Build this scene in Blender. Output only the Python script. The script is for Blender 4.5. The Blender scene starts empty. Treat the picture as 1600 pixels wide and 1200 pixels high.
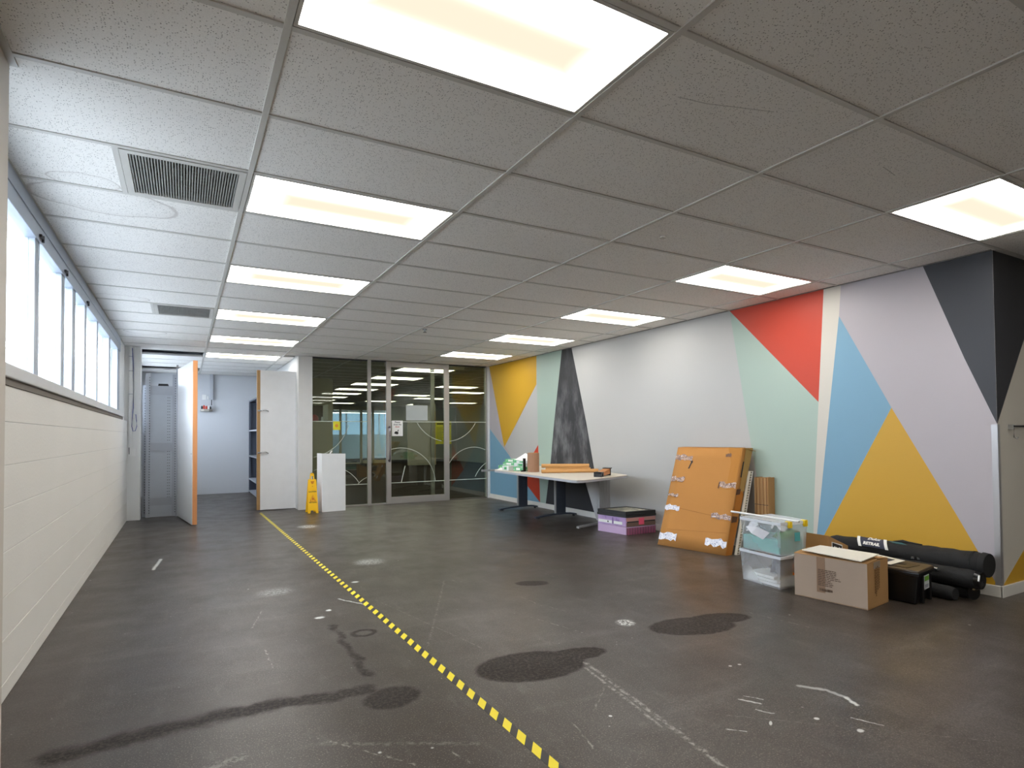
import bpy, bmesh, math, random
from mathutils import Vector, Matrix
random.seed(7)
S = bpy.context.scene
COL = S.collection
H = 2.628      # ceiling height
XR = 5.129     # mural wall
XL = -1.05     # block wall face
YB = 8.2       # glass partition plane

# ------------------------------------------------------------------ camera
cd = bpy.data.cameras.new('camera'); cam = bpy.data.objects.new('camera', cd); COL.objects.link(cam)
cd.sensor_width = 36; cd.lens = 896.999/1600*36
cd.shift_x = (800-762.88)/1600; cd.shift_y = (659.69-600)/1600
cd.clip_start = 0.05; cd.clip_end = 200
mw = Matrix(((0.883221, -0.004653, -0.468933), (-0.468904, -0.023665, -0.882932), (-0.006989, 0.999709, -0.023084))).to_4x4()
mw.translation = Vector((-0.304, -1.999, 1.244)); cam.matrix_world = mw
S.camera = cam
S.view_settings.view_transform = 'Standard'; S.view_settings.look = 'None'
S.view_settings.gamma = 1; S.view_settings.use_curve_mapping = False
S.view_settings.exposure = 0.22

# ------------------------------------------------------------------ daylight (bright overcast sky)
W = bpy.data.worlds.new('world'); S.world = W; W.use_nodes = True
bg = W.node_tree.nodes['Background']; bg.inputs[0].default_value = (0.79, 0.89, 1.0, 1); bg.inputs[1].default_value = 13.0
LAMP = 17.0     # brightness of the ceiling light tubes

# ------------------------------------------------------------------ helpers: nodes
def srgb(r, g, b):
    f = lambda c: (c/255/12.92) if c/255 <= .04045 else ((c/255+.055)/1.055)**2.4
    return (f(r), f(g), f(b), 1)
class G:
    def __init__(s, name):
        s.m = bpy.data.materials.new(name); s.m.use_nodes = True; s.t = s.m.node_tree; s.t.nodes.clear()
        s.out = s.n('ShaderNodeOutputMaterial')
    def n(s, t, **kw):
        x = s.t.nodes.new(t)
        for k, v in kw.items(): setattr(x, k, v)
        return x
    def put(s, sock, v):
        if hasattr(v, 'is_output') or isinstance(v, bpy.types.NodeSocket): s.t.links.new(v, sock)
        else:
            if isinstance(v, (tuple, list)) and len(v) == 3 and len(sock.default_value) == 4: v = (*v, 1)
            sock.default_value = v
    def math(s, op, a, b=0.0, c=None, clamp=False):
        x = s.n('ShaderNodeMath', operation=op, use_clamp=clamp); s.put(x.inputs[0], a); s.put(x.inputs[1], b)
        if c is not None: s.put(x.inputs[2], c)
        return x.outputs[0]
    def vm(s, op, a, b=None, c=None, scale=None):
        x = s.n('ShaderNodeVectorMath', operation=op); s.put(x.inputs[0], a)
        if b is not None: s.put(x.inputs[1], b)
        if scale is not None: s.put(x.inputs['Scale'], scale)
        return x.outputs['Value'] if op in ('DOT_PRODUCT', 'LENGTH', 'DISTANCE') else x.outputs[0]
    def smooth(s, v, lo, hi, a=0.0, b=1.0):
        x = s.n('ShaderNodeMapRange', interpolation_type='SMOOTHSTEP'); s.put(x.inputs[0], v)
        for i, q in zip((1, 2, 3, 4), (lo, hi, a, b)): s.put(x.inputs[i], q)
        return x.outputs[0]
    def noise(s, vec, scale, detail=2.0, rough=.5, col=False):
        x = s.n('ShaderNodeTexNoise'); s.put(x.inputs['Vector'], vec); x.inputs['Scale'].default_value = scale
        x.inputs['Detail'].default_value = detail; x.inputs['Roughness'].default_value = rough
        return x.outputs['Color' if col else 'Fac']
    def voro(s, vec, scale, out='Distance'):
        x = s.n('ShaderNodeTexVoronoi'); s.put(x.inputs['Vector'], vec); x.inputs['Scale'].default_value = scale
        return x.outputs[out]
    def mix(s, f, a, b):
        x = s.n('ShaderNodeMix', data_type='RGBA'); s.put(x.inputs[0], f); s.put(x.inputs[6], a); s.put(x.inputs[7], b)
        return x.outputs[2]
    def pos(s): return s.n('ShaderNodeNewGeometry').outputs['Position']
    def obj(s): return s.n('ShaderNodeTexCoord').outputs['Object']
    def gen(s): return s.n('ShaderNodeTexCoord').outputs['Generated']
    def sep(s, v): return s.n('ShaderNodeSeparateXYZ'), v
    def xyz(s, v):
        x = s.n('ShaderNodeSeparateXYZ'); s.put(x.inputs[0], v); return x.outputs[0], x.outputs[1], x.outputs[2]
    def bump(s, h, strength=.2, dist=.01):
        x = s.n('ShaderNodeBump'); s.put(x.inputs['Height'], h); x.inputs['Strength'].default_value = strength
        x.inputs['Distance'].default_value = dist; return x.outputs[0]
    def bsdf(s, **kw):
        x = s.n('ShaderNodeBsdfPrincipled')
        for k, v in kw.items(): s.put(x.inputs[k.replace('_', ' ')], v)
        s.t.links.new(x.outputs[0], s.out.inputs[0]); return x

MATS = {}
def mat(name, rgb, rough=.5, metal=0.0, var=.06, scale=6.0, spec=.5, bump=0.0, stretch=None):
    """plain surface with slight procedural mottling"""
    if name in MATS: return MATS[name]
    g = G(name); c = srgb(*rgb)
    v = g.obj()
    if stretch: v = g.vm('MULTIPLY', v, stretch)
    f = g.noise(v, scale, 3)
    lo = tuple(x*(1-var) for x in c[:3])+(1,); hi = tuple(min(1, x*(1+var)) for x in c[:3])+(1,)
    kw = dict(Base_Color=g.mix(f, lo, hi), Metallic=metal, Roughness=g.smooth(f, .2, .8, max(0, rough-.05), min(1, rough+.05)))
    if bump: kw['Normal'] = g.bump(g.noise(v, scale*12, 2), bump, .002)
    b = g.bsdf(**kw); b.inputs['Specular IOR Level'].default_value = spec
    MATS[name] = g.m; return g.m

# ------------------------------------------------------------------ helpers: meshes
class MB:
    def __init__(s): s.v = []; s.f = []; s.sm = []
    def add(s, vs, fs, smooth=False):
        o = len(s.v); s.v += [tuple(p) for p in vs]
        for f in fs: s.f.append([o+i for i in f]); s.sm.append(smooth)
        return s
    def box(s, a, b, M=None):
        x0, y0, z0 = a; x1, y1, z1 = b
        return s.hexa([(x0,y0,z0),(x1,y0,z0),(x1,y1,z0),(x0,y1,z0),(x0,y0,z1),(x1,y0,z1),(x1,y1,z1),(x0,y1,z1)], M)
    def hexa(s, p, M=None):
        if M: p = [M @ Vector(q) for q in p]
        return s.add(p, [(0,3,2,1),(4,5,6,7),(0,1,5,4),(1,2,6,5),(2,3,7,6),(3,0,4,7)])
    def prism(s, poly, off):
        """poly: list of 3D points (planar); off: extrusion vector"""
        n = len(poly); o = Vector(off); q = [Vector(p)+o for p in poly]
        return s.add(list(poly)+q, [tuple(range(n))[::-1], tuple(range(n, 2*n))]+[(i, (i+1) % n, n+(i+1) % n, n+i) for i in range(n)])
    def tube(s, path, r, n=10, caps=True, ry=None):
        P = [Vector(p) for p in path]; rs = r if isinstance(r, (list, tuple)) else [r]*len(P)
        rings = []; up = Vector((0, 0, 1))
        for i, p in enumerate(P):
            d = (P[min(i+1, len(P)-1)]-P[max(i-1, 0)]).normalized()
            a = d.cross(up)
            if a.length < 1e-3: a = d.cross(Vector((0, 1, 0)))
            a.normalize(); b = a.cross(d)
            rings.append([p+a*rs[i]*math.cos(2*math.pi*k/n)+b*(ry or rs[i])*math.sin(2*math.pi*k/n)*(1 if not ry else 1) for k in range(n)])
        vs = [q for R_ in rings for q in R_]; fs = []
        for i in range(len(P)-1):
            for k in range(n): fs.append((i*n+k, i*n+(k+1) % n, (i+1)*n+(k+1) % n, (i+1)*n+k))
        s.add(vs, fs, True)
        if caps:
            s.add(rings[0], [tuple(range(n))]); s.add(rings[-1], [tuple(range(n))[::-1]])
        return s
    def build(s, name, m, parent=None, bevel=0, seg=2, loc=None):
        off = Vector((0, 0, 0))
        if parent is not None: off = parent_loc(parent)
        elif loc is not None: off = Vector(loc)
        me = bpy.data.meshes.new(name); me.from_pydata([tuple(Vector(v)-off) for v in s.v], [], s.f)
        for p, q in zip(me.polygons, s.sm): p.use_smooth = q
        bm = bmesh.new(); bm.from_mesh(me)
        if bevel:
            bmesh.ops.remove_doubles(bm, verts=bm.verts, dist=1e-6)
            bmesh.ops.recalc_face_normals(bm, faces=bm.faces)
            ed = [e for e in bm.edges if len(e.link_faces) == 2 and e.calc_face_angle() > .5]
            bmesh.ops.bevel(bm, geom=ed, offset=bevel, segments=seg, affect='EDGES', profile=.6, clamp_overlap=True)
        else: bmesh.ops.recalc_face_normals(bm, faces=bm.faces)
        bm.to_mesh(me); bm.free()
        me.materials.append(m)
        o = bpy.data.objects.new(name, me); COL.objects.link(o)
        if parent is not None: o.parent = parent
        elif loc is not None: o.location = loc
        return o
def parent_loc(p):
    v = Vector(p.location)
    while p.parent: p = p.parent; v = v+Vector(p.location)
    return v
def thing(name, label, cat, loc, group=None):
    o = bpy.data.objects.new(name, None); COL.objects.link(o); o.location = loc; o.empty_display_size = .1
    o['label'] = label; o['category'] = cat
    if group: o['group'] = group
    return o
def tag(o, label, cat, group=None):
    o['label'] = label; o['category'] = cat
    if group: o['group'] = group
    return o
def struct(o, label=None, cat=None):
    o['kind'] = 'structure'
    if label: o['label'] = label
    if cat: o['category'] = cat
    return o
def plabel(o, l): o['label'] = l; return o
def box(name, a, b, m, parent=None, bevel=0, loc=None): return MB().box(a, b).build(name, m, parent, bevel, loc=loc)
def copy_tree(o, loc, parent=None):
    c = o.copy(); COL.objects.link(c); c.parent = parent
    if loc is not None: c.location = loc
    for ch in list(o.children): copy_tree(ch, None, c)
    return c
def text(name, s, size, M, m, parent=None, bold=0.0, align='CENTER', shear=0):
    cu = bpy.data.curves.new(name, 'FONT'); cu.body = s; cu.size = size; cu.align_x = align; cu.align_y = 'CENTER'
    cu.extrude = .0003; cu.offset = bold; cu.shear = shear; cu.resolution_u = 2
    t = bpy.data.objects.new(name, cu); COL.objects.link(t)
    bpy.context.view_layer.update()
    me = bpy.data.meshes.new_from_object(t.evaluated_get(bpy.context.evaluated_depsgraph_get()))
    bpy.data.objects.remove(t); me.transform(M)
    if parent is not None: me.transform(Matrix.Translation(-parent_loc(parent)))
    me.name = name; me.materials.clear(); me.materials.append(m)
    o = bpy.data.objects.new(name, me); COL.objects.link(o)
    if parent is not None: o.parent = parent
    return o
def frame(o, x, y):
    """matrix with local x,y axes given and origin o (z = x cross y)"""
    x = Vector(x).normalized(); y = Vector(y); y = (y-x*y.dot(x)).normalized(); z = x.cross(y)
    M = Matrix((x, y, z)).transposed().to_4x4(); M.translation = Vector(o); return M

# ------------------------------------------------------------------ materials
def m_floor():
    g = G('stained_concrete'); p = g.pos(); x, y, z = g.xyz(p)
    n1 = g.noise(p, .55, 4, .55); n2 = g.noise(p, 2.3, 5, .6); n3 = g.noise(p, 55, 3, .7); n4 = g.noise(g.vm('MULTIPLY', p, (.5, 2.2, 1)), 1.6, 5, .65)
    w = g.vm('SUBTRACT', g.noise(p, 7, 4, .6, col=True), (.5, .5, .5)); pw = g.vm('ADD', p, g.vm('SCALE', w, scale=.14))
    w2 = g.vm('SUBTRACT', g.noise(p, 22, 3, .6, col=True), (.5, .5, .5)); ps = g.vm('ADD', p, g.vm('SCALE', w2, scale=.03))
    def cap(v, a, b, r, soft):
        a = Vector((*a, 0)); b = Vector((*b, 0)); ba = b-a; L = max(ba.length_squared, 1e-6)
        pa = g.vm('SUBTRACT', v, tuple(a)); h = g.math('MULTIPLY', g.vm('DOT_PRODUCT', pa, tuple(ba)), 1/L, clamp=True)
        d = g.vm('LENGTH', g.vm('SUBTRACT', pa, g.vm('SCALE', tuple(ba), scale=h)))
        return g.smooth(d, r, r+soft, 1, 0)
    def ell(v, c, rx, ry, rot, soft):
        q = g.vm('SUBTRACT', v, (c[0], c[1], 0)); ca, sa = math.cos(rot), math.sin(rot)
        u = g.math('MULTIPLY', g.vm('DOT_PRODUCT', q, (ca, sa, 0)), 1/rx); t = g.math('MULTIPLY', g.vm('DOT_PRODUCT', q, (-sa, ca, 0)), 1/ry)
        d = g.math('SQRT', g.math('ADD', g.math('MULTIPLY', u, u), g.math('MULTIPLY', t, t)))
        return g.smooth(d, 1-soft, 1+soft, 1, 0)
    def mx(L):
        r = L[0]
        for q in L[1:]: r = g.math('MAXIMUM', r, q)
        return r
    dark = mx([ell(ps, (1.36, .66), .31, .19, -.15, .07), ell(ps, (1.66, .68), .20, .085, -.15, .1), ell(ps, (2.62, .70), .30, .16, -.22, .07), ell(ps, (2.90, .72), .22, .10, -.25, .1), ell(ps, (2.29, 2.12), .14, .08, -.4, .12),
               cap(pw, (-.75, .80), (-.1, .86), .012, .09), cap(pw, (-.1, .86), (.5, .80), .03, .05), ell(ps, (.58, .66), .14, .11, .2, .15),
               cap(pw, (.57, 1.85), (.55, .95), .004, .035), g.math('SUBTRACT', ell(ps, (.71, 1.61), .085, .07, 0, .15), ell(ps, (.71, 1.61), .05, .04, 0, .3))])
    soft = mx([g.math('MULTIPLY', cap(pw, (-.9, .9), (.1, .92), .05, .25), .45), g.math('MULTIPLY', cap(pw, (2.2, 2.4), (1.9, 1.3), .05, .4), .35),
               g.math('MULTIPLY', cap(pw, (2.9, .35), (2.6, -.1), .01, .12), .5), g.math('MULTIPLY', cap(pw, (1.3, 3.0), (1.6, 1.7), .01, .15), .35),
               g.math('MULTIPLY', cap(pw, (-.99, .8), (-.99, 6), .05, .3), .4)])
    lite = mx([cap(ps, (1.64, .55), (1.47, -.6), .002, .018), cap(ps, (1.60, .50), (1.50, -.15), .001, .014),
               g.math('MULTIPLY', cap(ps, (1.55, .27), (1.33, .09), 0, .008), .5), g.math('MULTIPLY', cap(ps, (1.7, 2.6), (.98, 1.2), 0, .012), .5),
               g.math('MULTIPLY', cap(ps, (.99, 2.3), (1.25, 1.0), 0, .010), .4), g.math('MULTIPLY', cap(ps, (1.8, -.2), (2.6, -.9), 0, .006), .5),
               g.math('MULTIPLY', cap(ps, (.2, .4), (.75, .1), 0, .02), .4), g.math('MULTIPLY', cap(ps, (-.1, .45), (-.5, .38), .01, .03), .4)])
    lite = g.math('MULTIPLY', lite, g.smooth(g.noise(p, 34, 3, .7), .42, .62))
    frag = g.smooth(g.noise(p, 45, 3, .8), .45, .55)
    rs = random.Random(11)
    extra = mx([g.math('MULTIPLY', cap(ps, (X, Y), (X+L*math.cos(A), Y+L*math.sin(A)), 0, .007), .8) for X, Y, L, A in [(rs.uniform(-.2, 4.2), rs.uniform(-.9, 3.2), rs.uniform(.08, .5), rs.uniform(-1.9, -.6)) for _ in range(16)]])
    lite = g.math('MAXIMUM', lite, g.math('MULTIPLY', extra, g.smooth(g.noise(p, 20, 2, .7), .45, .6)))
    spots = [g.math('MULTIPLY', cap(ps, (2.38, -.19), (2.45, -.28), .008, .012), .55), g.math('MULTIPLY', cap(ps, (2.45, -.28), (2.455, -.37), .006, .012), .55), cap(ps, (2.455, -.37), (2.42, -.44), .004, .012), cap(ps, (2.05, -.13), (2.10, -.20), 0, .006), cap(ps, (1.98, -.25), (2.02, -.31), 0, .006), cap(ps, (2.28, -.5), (2.33, -.6), 0, .006), cap(ps, (1.72, -.3), (1.78, -.36), 0, .005), g.math('MULTIPLY', ell(ps, (.35, 2.9), .12, .10, .4, .6), g.math('MULTIPLY', frag, .4)),
             g.math('MULTIPLY', ell(ps, (2.285, .96), .06, .06, .3, .3), frag), cap(ps, (2.0, -.14), (2.05, -.22), .001, .01), ell(p, (2.29, .14), .01, .008, 0, .3), ell(p, (2.35, .13), .01, .008, 0, .3),
             ell(p, (2.14, -.43), .012, .01, 0, .3), ell(p, (1.93, -.36), .02, .006, .6, .3), ell(p, (1.37, .02), .008, .008, 0, .3), ell(ps, (.53, 2.06), .03, .02, 0, .4),
             g.math('MULTIPLY', ell(ps, (1.22, 6.22), .12, .12, .3, .5), frag), g.math('MULTIPLY', ell(ps, (1.33, 3.61), .13, .12, 0, .6), g.math('MULTIPLY', frag, .6)), ell(ps, (.62, 2.2), .02, .015, 0, .4), cap(ps, (.75, 2.45), (.9, 2.2), .0, .012),
             g.math('MULTIPLY', cap(ps, (-.55, 4.3), (-.5, 4.8), .004, .02), .8), ell(ps, (1.0, 2.9), .03, .02, 0, .5), ell(ps, (2.2, -.58), .015, .01, 0, .4)]
    vd = g.voro(p, 5.0); vc = g.voro(p, 5.0, 'Color'); vr, vg, vb = g.xyz(vc)
    speck = g.math('MULTIPLY', g.smooth(vd, .02, .055, 1, 0), g.smooth(vr, .80, .82)); spots.append(g.math('MULTIPLY', speck, .8))
    vd2 = g.voro(p, 16.0); v2r, _, _ = g.xyz(g.voro(p, 16.0, 'Color')); spots.append(g.math('MULTIPLY', g.math('MULTIPLY', g.smooth(vd2, .04, .08, 1, 0), g.smooth(v2r, .9, .92)), .55))
    spot = mx(spots)
    c = g.mix(g.smooth(n1, .3, .7), srgb(54, 46, 39), srgb(84, 77, 71))
    c = g.mix(g.math('MULTIPLY', g.smooth(n2, .46, .68), .6), c, srgb(50, 42, 36))
    c = g.mix(g.math('MULTIPLY', g.smooth(n4, .52, .75), .35), c, srgb(124, 119, 113))
    c = g.mix(g.math('MULTIPLY', g.smooth(n3, .40, .62), .5), c, srgb(56, 49, 44))
    n5 = g.noise(p, 150, 2, .6)
    c = g.mix(g.math('MULTIPLY', g.smooth(n5, .56, .70), .45), c, srgb(158, 148, 138)); c = g.mix(g.math('MULTIPLY', g.smooth(n5, .44, .32), .4), c, srgb(44, 38, 34))
    scuff = g.smooth(g.noise(g.vm('MULTIPLY', ps, (1.2, .35, 1)), 9, 4, .7), .5, .95); c = g.mix(g.math('MULTIPLY', scuff, .25), c, srgb(150, 146, 140))
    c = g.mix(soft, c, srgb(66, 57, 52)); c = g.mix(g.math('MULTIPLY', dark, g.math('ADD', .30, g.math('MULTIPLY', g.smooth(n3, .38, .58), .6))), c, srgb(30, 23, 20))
    c = g.mix(g.math('MULTIPLY', lite, .7), c, srgb(172, 168, 160)); c = g.mix(spot, c, srgb(205, 205, 200))
    r = g.smooth(g.noise(p, 3.1, 4, .6), .2, .85, .25, .38); r = g.math('ADD', r, g.math('MULTIPLY', n3, .08))
    h = g.math('ADD', g.math('MULTIPLY', n3, .35), g.math('MULTIPLY', n5, .5)); r = g.math('ADD', r, g.math('MULTIPLY', dark, .2)); sp = g.math('SUBTRACT', .36, g.math('MULTIPLY', dark, .18))
    b = g.bsdf(Base_Color=c, Roughness=r, Normal=g.bump(h, .30, .003)); g.put(b.inputs['Specular IOR Level'], sp)
    return g.m
def m_tile():
    g = G('mineral_fibre_tile'); p = g.pos()
    d = g.voro(p, 120); r, gg, b = g.xyz(g.voro(p, 120, 'Color')); s = g.math('MULTIPLY', g.smooth(d, .15, .38, 1, 0), g.smooth(r, .45, .6))
    n = g.noise(p, 260, 2, .6)
    c = g.mix(g.math('MULTIPLY', s, .8), srgb(244, 242, 238), srgb(100, 94, 88)); c = g.mix(g.math('MULTIPLY', g.smooth(n, .45, .7), .25), c, srgb(200, 197, 192))
    w = g.vm('SUBTRACT', g.noise(p, 3.2, 3, .5, col=True), (.5, .5, .5)); pw = g.vm('ADD', p, g.vm('SCALE', w, scale=.16))
    st = None
    for (cx, cy, rx, ry) in ((-.72, 2.0, .36, .21), (-.80, 1.72, .17, .10), (-.75, 6.75, .24, .20), (-.85, 4.7, .25, .12)):
        q = g.vm('MULTIPLY', g.vm('SUBTRACT', pw, (cx, cy, H)), (1/rx, 1/ry, 0)); dd = g.vm('LENGTH', q)
        ring = g.math('MULTIPLY', g.smooth(dd, .93, .99), g.smooth(dd, 1.0, 1.05, 1, 0)); ring = g.math('MAXIMUM', ring, g.math('MULTIPLY', g.smooth(dd, .6, .98), g.math('MULTIPLY', g.smooth(dd, .99, 1.02, 1, 0), .22)))
        st = ring if st is None else g.math('MAXIMUM', st, ring)
    c = g.mix(g.math('MULTIPLY', st, .42), c, srgb(150, 138, 130))
    # hairline scuffs
    sc = None
    for a, b_ in (((1.49, -.31), (1.63, -.33)), ((1.63, -.33), (1.94, -.42)), ((2.92, -.35), (3.08, -.325))):
        a = Vector((*a, H)); b_ = Vector((*b_, H)); ba = b_-a; pa = g.vm('SUBTRACT', p, tuple(a)); h = g.math('MULTIPLY', g.vm('DOT_PRODUCT', pa, tuple(ba)), 1/ba.length_squared, clamp=True)
        q = g.vm('MULTIPLY', g.vm('SUBTRACT', pa, g.vm('SCALE', tuple(ba), scale=h)), (1, 1, 0)); e = g.smooth(g.vm('LENGTH', q), .001, .003, 1, 0)
        sc = e if sc is None else g.math('MAXIMUM', sc, e)
    c = g.mix(g.math('MULTIPLY', sc, .5), c, srgb(90, 86, 82))
    g.bsdf(Base_Color=c, Roughness=.92, Normal=g.bump(g.math('ADD', n, g.math('MULTIPLY', s, -1.5)), .25, .002)); return g.m
def m_paintwall(name, rgb, var=.03, bump=.15, rough=.55):
    g = G(name); p = g.pos(); n = g.noise(p, 1.3, 4); f = g.noise(p, 60, 3)
    c = srgb(*rgb); lo = tuple(v*(1-var*2) for v in c[:3])+(1,)
    g.bsdf(Base_Color=g.mix(n, lo, c), Roughness=rough, Normal=g.bump(f, bump, .003)); return g.m
def m_lamp(k=1.0):
    g = G('light_diffuser'); x, y, z = g.xyz(g.gen())
    d = g.math('ABSOLUTE', g.math('SUBTRACT', y, .5)); e = g.math('POWER', g.smooth(d, .0, .42), 3.2)
    xe = g.smooth(g.math('ABSOLUTE', g.math('SUBTRACT', x, .5)), .30, .5); e = g.math('MAXIMUM', e, g.math('MULTIPLY', xe, .15))
    em = g.n('ShaderNodeEmission'); g.put(em.inputs[0], g.mix(g.math('MULTIPLY', e, 7.0, clamp=True), (1.0, .87, .68, 1), (1.0, .975, .925, 1)))
    g.put(em.inputs[1], g.math('ADD', .90, g.math('MULTIPLY', e, LAMP*k))); g.t.links.new(em.outputs[0], g.out.inputs[0]); return g.m
def m_glass(name, tint=(.86, .9, .84), refl=1.0, ior=1.5):
    g = G(name); tr = g.n('ShaderNodeBsdfTransparent'); tr.inputs[0].default_value = (*tint, 1)
    gl = g.n('ShaderNodeBsdfGlossy'); gl.inputs['Roughness'].default_value = .0; gl.inputs[0].default_value = (.95, 1, .97, 1)
    ge = g.n('ShaderNodeNewGeometry'); mx = g.n('ShaderNodeMixShader')
    co = g.math('ABSOLUTE', g.vm('DOT_PRODUCT', ge.outputs['Incoming'], ge.outputs['Normal'])); fz = g.math('POWER', g.math('SUBTRACT', 1.0, co, clamp=True), 5.0)
    f = g.math('MULTIPLY', g.math('ADD', .04, g.math('MULTIPLY', fz, .96)), refl, clamp=True); f = g.math('ADD', f, g.math('MULTIPLY', g.noise(g.obj(), 3, 2), .004))
    g.put(mx.inputs[0], f); g.t.links.new(tr.outputs[0], mx.inputs[1]); g.t.links.new(gl.outputs[0], mx.inputs[2]); g.t.links.new(mx.outputs[0], g.out.inputs[0]); return g.m
def m_plastic():
    g = G('frosted_clear_plastic'); tr = g.n('ShaderNodeBsdfTransparent'); tr.inputs[0].default_value = (.93, .95, .96, 1)
    b = g.n('ShaderNodeBsdfPrincipled'); b.inputs['Base Color'].default_value = (.82, .84, .88, 1); b.inputs['Roughness'].default_value = .25
    fr = g.n('ShaderNodeLayerWeight'); fr.inputs[0].default_value = .35
    f = g.math('ADD', g.math('MULTIPLY', fr.outputs['Facing'], .4), g.math('ADD', .14, g.math('MULTIPLY', g.noise(g.obj(), 5, 3), .12)))
    mx = g.n('ShaderNodeMixShader'); g.put(mx.inputs[0], f); g.t.links.new(tr.outputs[0], mx.inputs[1]); g.t.links.new(b.outputs[0], mx.inputs[2]); g.t.links.new(mx.outputs[0], g.out.inputs[0]); return g.m
def m_chalk():
    g = G('chalkboard_paint'); p = g.pos(); v = g.vm('MULTIPLY', p, (1, 2.2, .8))
    n = g.noise(v, 2.2, 6, .65); x, y, z = g.xyz(p)
    f = g.math('MULTIPLY', g.smooth(n, .42, .75), g.math('MULTIPLY', g.smooth(z, .5, .9), g.smooth(z, 1.3, 2.3, 1, .25)))
    g.bsdf(Base_Color=g.mix(f, srgb(47, 47, 50), srgb(120, 120, 122)), Roughness=.6); return g.m
def m_tape():
    g = G('hazard_tape'); x, y, z = g.xyz(g.obj())
    # diagonal bars, 0.1 m repeat
    t = g.math('FRACT', g.math('ADD', g.math('MULTIPLY', g.math('ADD', y, g.math('MULTIPLY', x, -1.3)), 8.6), 200.2))
    f = g.smooth(t, .53, .55); n = g.noise(g.obj(), 30, 4, .7); wv = g.smooth(g.noise(g.vm('MULTIPLY', g.obj(), (1, .3, 1)), 40, 2), .68, .75)
    c = g.mix(f, srgb(236, 214, 38), srgb(36, 34, 36)); c = g.mix(g.math('MULTIPLY', wv, .35), c, srgb(120, 115, 95))
    g.bsdf(Base_Color=g.mix(g.math('MULTIPLY', n, .15), c, srgb(90, 85, 70)), Roughness=.45); return g.m
def m_card(name, rgb, rough=.85, var=.10):
    g = G(name); p = g.obj(); c = srgb(*rgb)
    n = g.noise(p, 4, 4); s = g.noise(g.vm('MULTIPLY', p, (1, 1, 22)), 12, 2)
    lo = tuple(v*(1-var*1.6) for v in c[:3])+(1,)
    g.bsdf(Base_Color=g.mix(g.math('ADD', g.math('MULTIPLY', n, .7), g.math('MULTIPLY', s, .3)), lo, c), Roughness=rough, Normal=g.bump(s, .12, .002)); return g.m
def m_wood(name, a, b):
    g = G(name); p = g.vm('MULTIPLY', g.obj(), (14, 14, 1.2)); n = g.noise(p, 2.0, 4, .6); k = g.noise(g.obj(), 2.2, 1)
    c = g.mix(n, srgb(*a), srgb(*b)); c = g.mix(g.smooth(k, .80, .86), c, srgb(90, 50, 25)); g.bsdf(Base_Color=c, Roughness=.6); return g.m
def m_fabric(name, rgb):
    g = G(name); p = g.obj(); n = g.noise(p, 260, 2); w = g.noise(p, 9, 3)
    c = srgb(*rgb); g.bsdf(Base_Color=g.mix(n, c, tuple(v*1.5 for v in c[:3])+(1,)), Roughness=.75, Normal=g.bump(g.math('ADD', g.math('MULTIPLY', w, 3), n), .5, .01)); return g.m
def m_marble(name, a, b, c3, sc):
    """mottled artwork-like print"""
    g = G(name); n = g.noise(g.obj(), sc, 5, .6); n2 = g.noise(g.obj(), sc*2.3, 3)
    g.bsdf(Base_Color=g.mix(g.smooth(n2, .55, .7), g.mix(g.smooth(n, .35, .65), srgb(*a), srgb(*b)), srgb(*c3)), Roughness=.4); return g.m

FLOOR = m_floor(); TILE = m_tile(); LAMPM = m_lamp(); GLASS = m_glass('partition_glass', (.78, .81, .73), 1.5); WGLASS = m_glass('window_glass', (.97, .98, 1))
WHITE = m_paintwall('white_wall_paint', (228, 228, 226)); BLOCK = m_paintwall('painted_blockwork', (240, 237, 231), .04, .35); SKIRT = mat('white_gloss_paint', (225, 222, 214), .35)
GRID = mat('grid_bar_enamel', (205, 203, 197), .45); ALU = mat('anodised_aluminium', (170, 168, 168), .38, .55); WFRAME = mat('window_frame_aluminium', (176, 184, 196), .4, .3)
SILL = mat('pale_sill_paint', (215, 215, 215), .4); DOORW = mat('white_door_laminate', (222, 222, 222), .4); PINE = m_wood('raw_timber', (205, 132, 76), (226, 160, 104)); PINE2 = m_wood('weathered_timber', (150, 118, 76), (178, 140, 92))
CHROME = mat('satin_chrome', (185, 188, 190), .22, .9); SHELFG = mat('grey_steel_shelving', (178, 181, 188), .45, .1); SHELFD = mat('dark_steel_shelving', (84, 90, 104), .5, .1); HOLE = mat('slot_shadow_black', (40, 42, 46), .8)
BLACKP = mat('black_plastic', (14, 14, 15), .35); DARK = mat('dark_grey_paint', (46, 46, 50), .6); GREYV = mat('vent_grey', (150, 150, 146), .5); PLEN = mat('plenum_dark', (30, 32, 36), .9)
WPLAST = mat('white_plastic', (228, 228, 226), .35); PAPER = mat('white_paper', (236, 236, 232), .8); YPAPER = mat('yellow_paper', (226, 214, 44), .7); CABLE = mat('blue_cable', (70, 84, 150), .5)
INK = mat('black_ink', (28, 26, 28), .7); REDINK = mat('red_ink', (190, 60, 40), .6); CARPET = mat('dark_carpet', (52, 46, 40), .95, var=.2, scale=20, spec=.1)
CARD = m_card('brown_cardboard', (196, 146, 88)); CARDB = m_card('pale_cardboard', (176, 156, 138)); CARDE = m_card('cardboard_side', (176, 134, 84)); CARDT = m_card('orange_cardboard', (190, 132, 66)); CARDD = m_card('flap_cardboard', (186, 126, 52))
TOPM = mat('pale_laminate_top', (205, 196, 182), .45); EDGE = mat('grey_edge_band', (176, 178, 184), .5); LEGM = mat('blue_grey_steel', (78, 86, 98), .45, .3); LEGL = mat('light_steel', (168, 168, 168), .4, .4)
PLAS = m_plastic(); BAG = m_fabric('black_nylon', (17, 17, 18)); CHALK = m_chalk()
FARW = m_paintwall('far_cream_wall', (196, 194, 174)); FARG = m_paintwall('far_green_grey_wall', (150, 158, 146))
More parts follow.
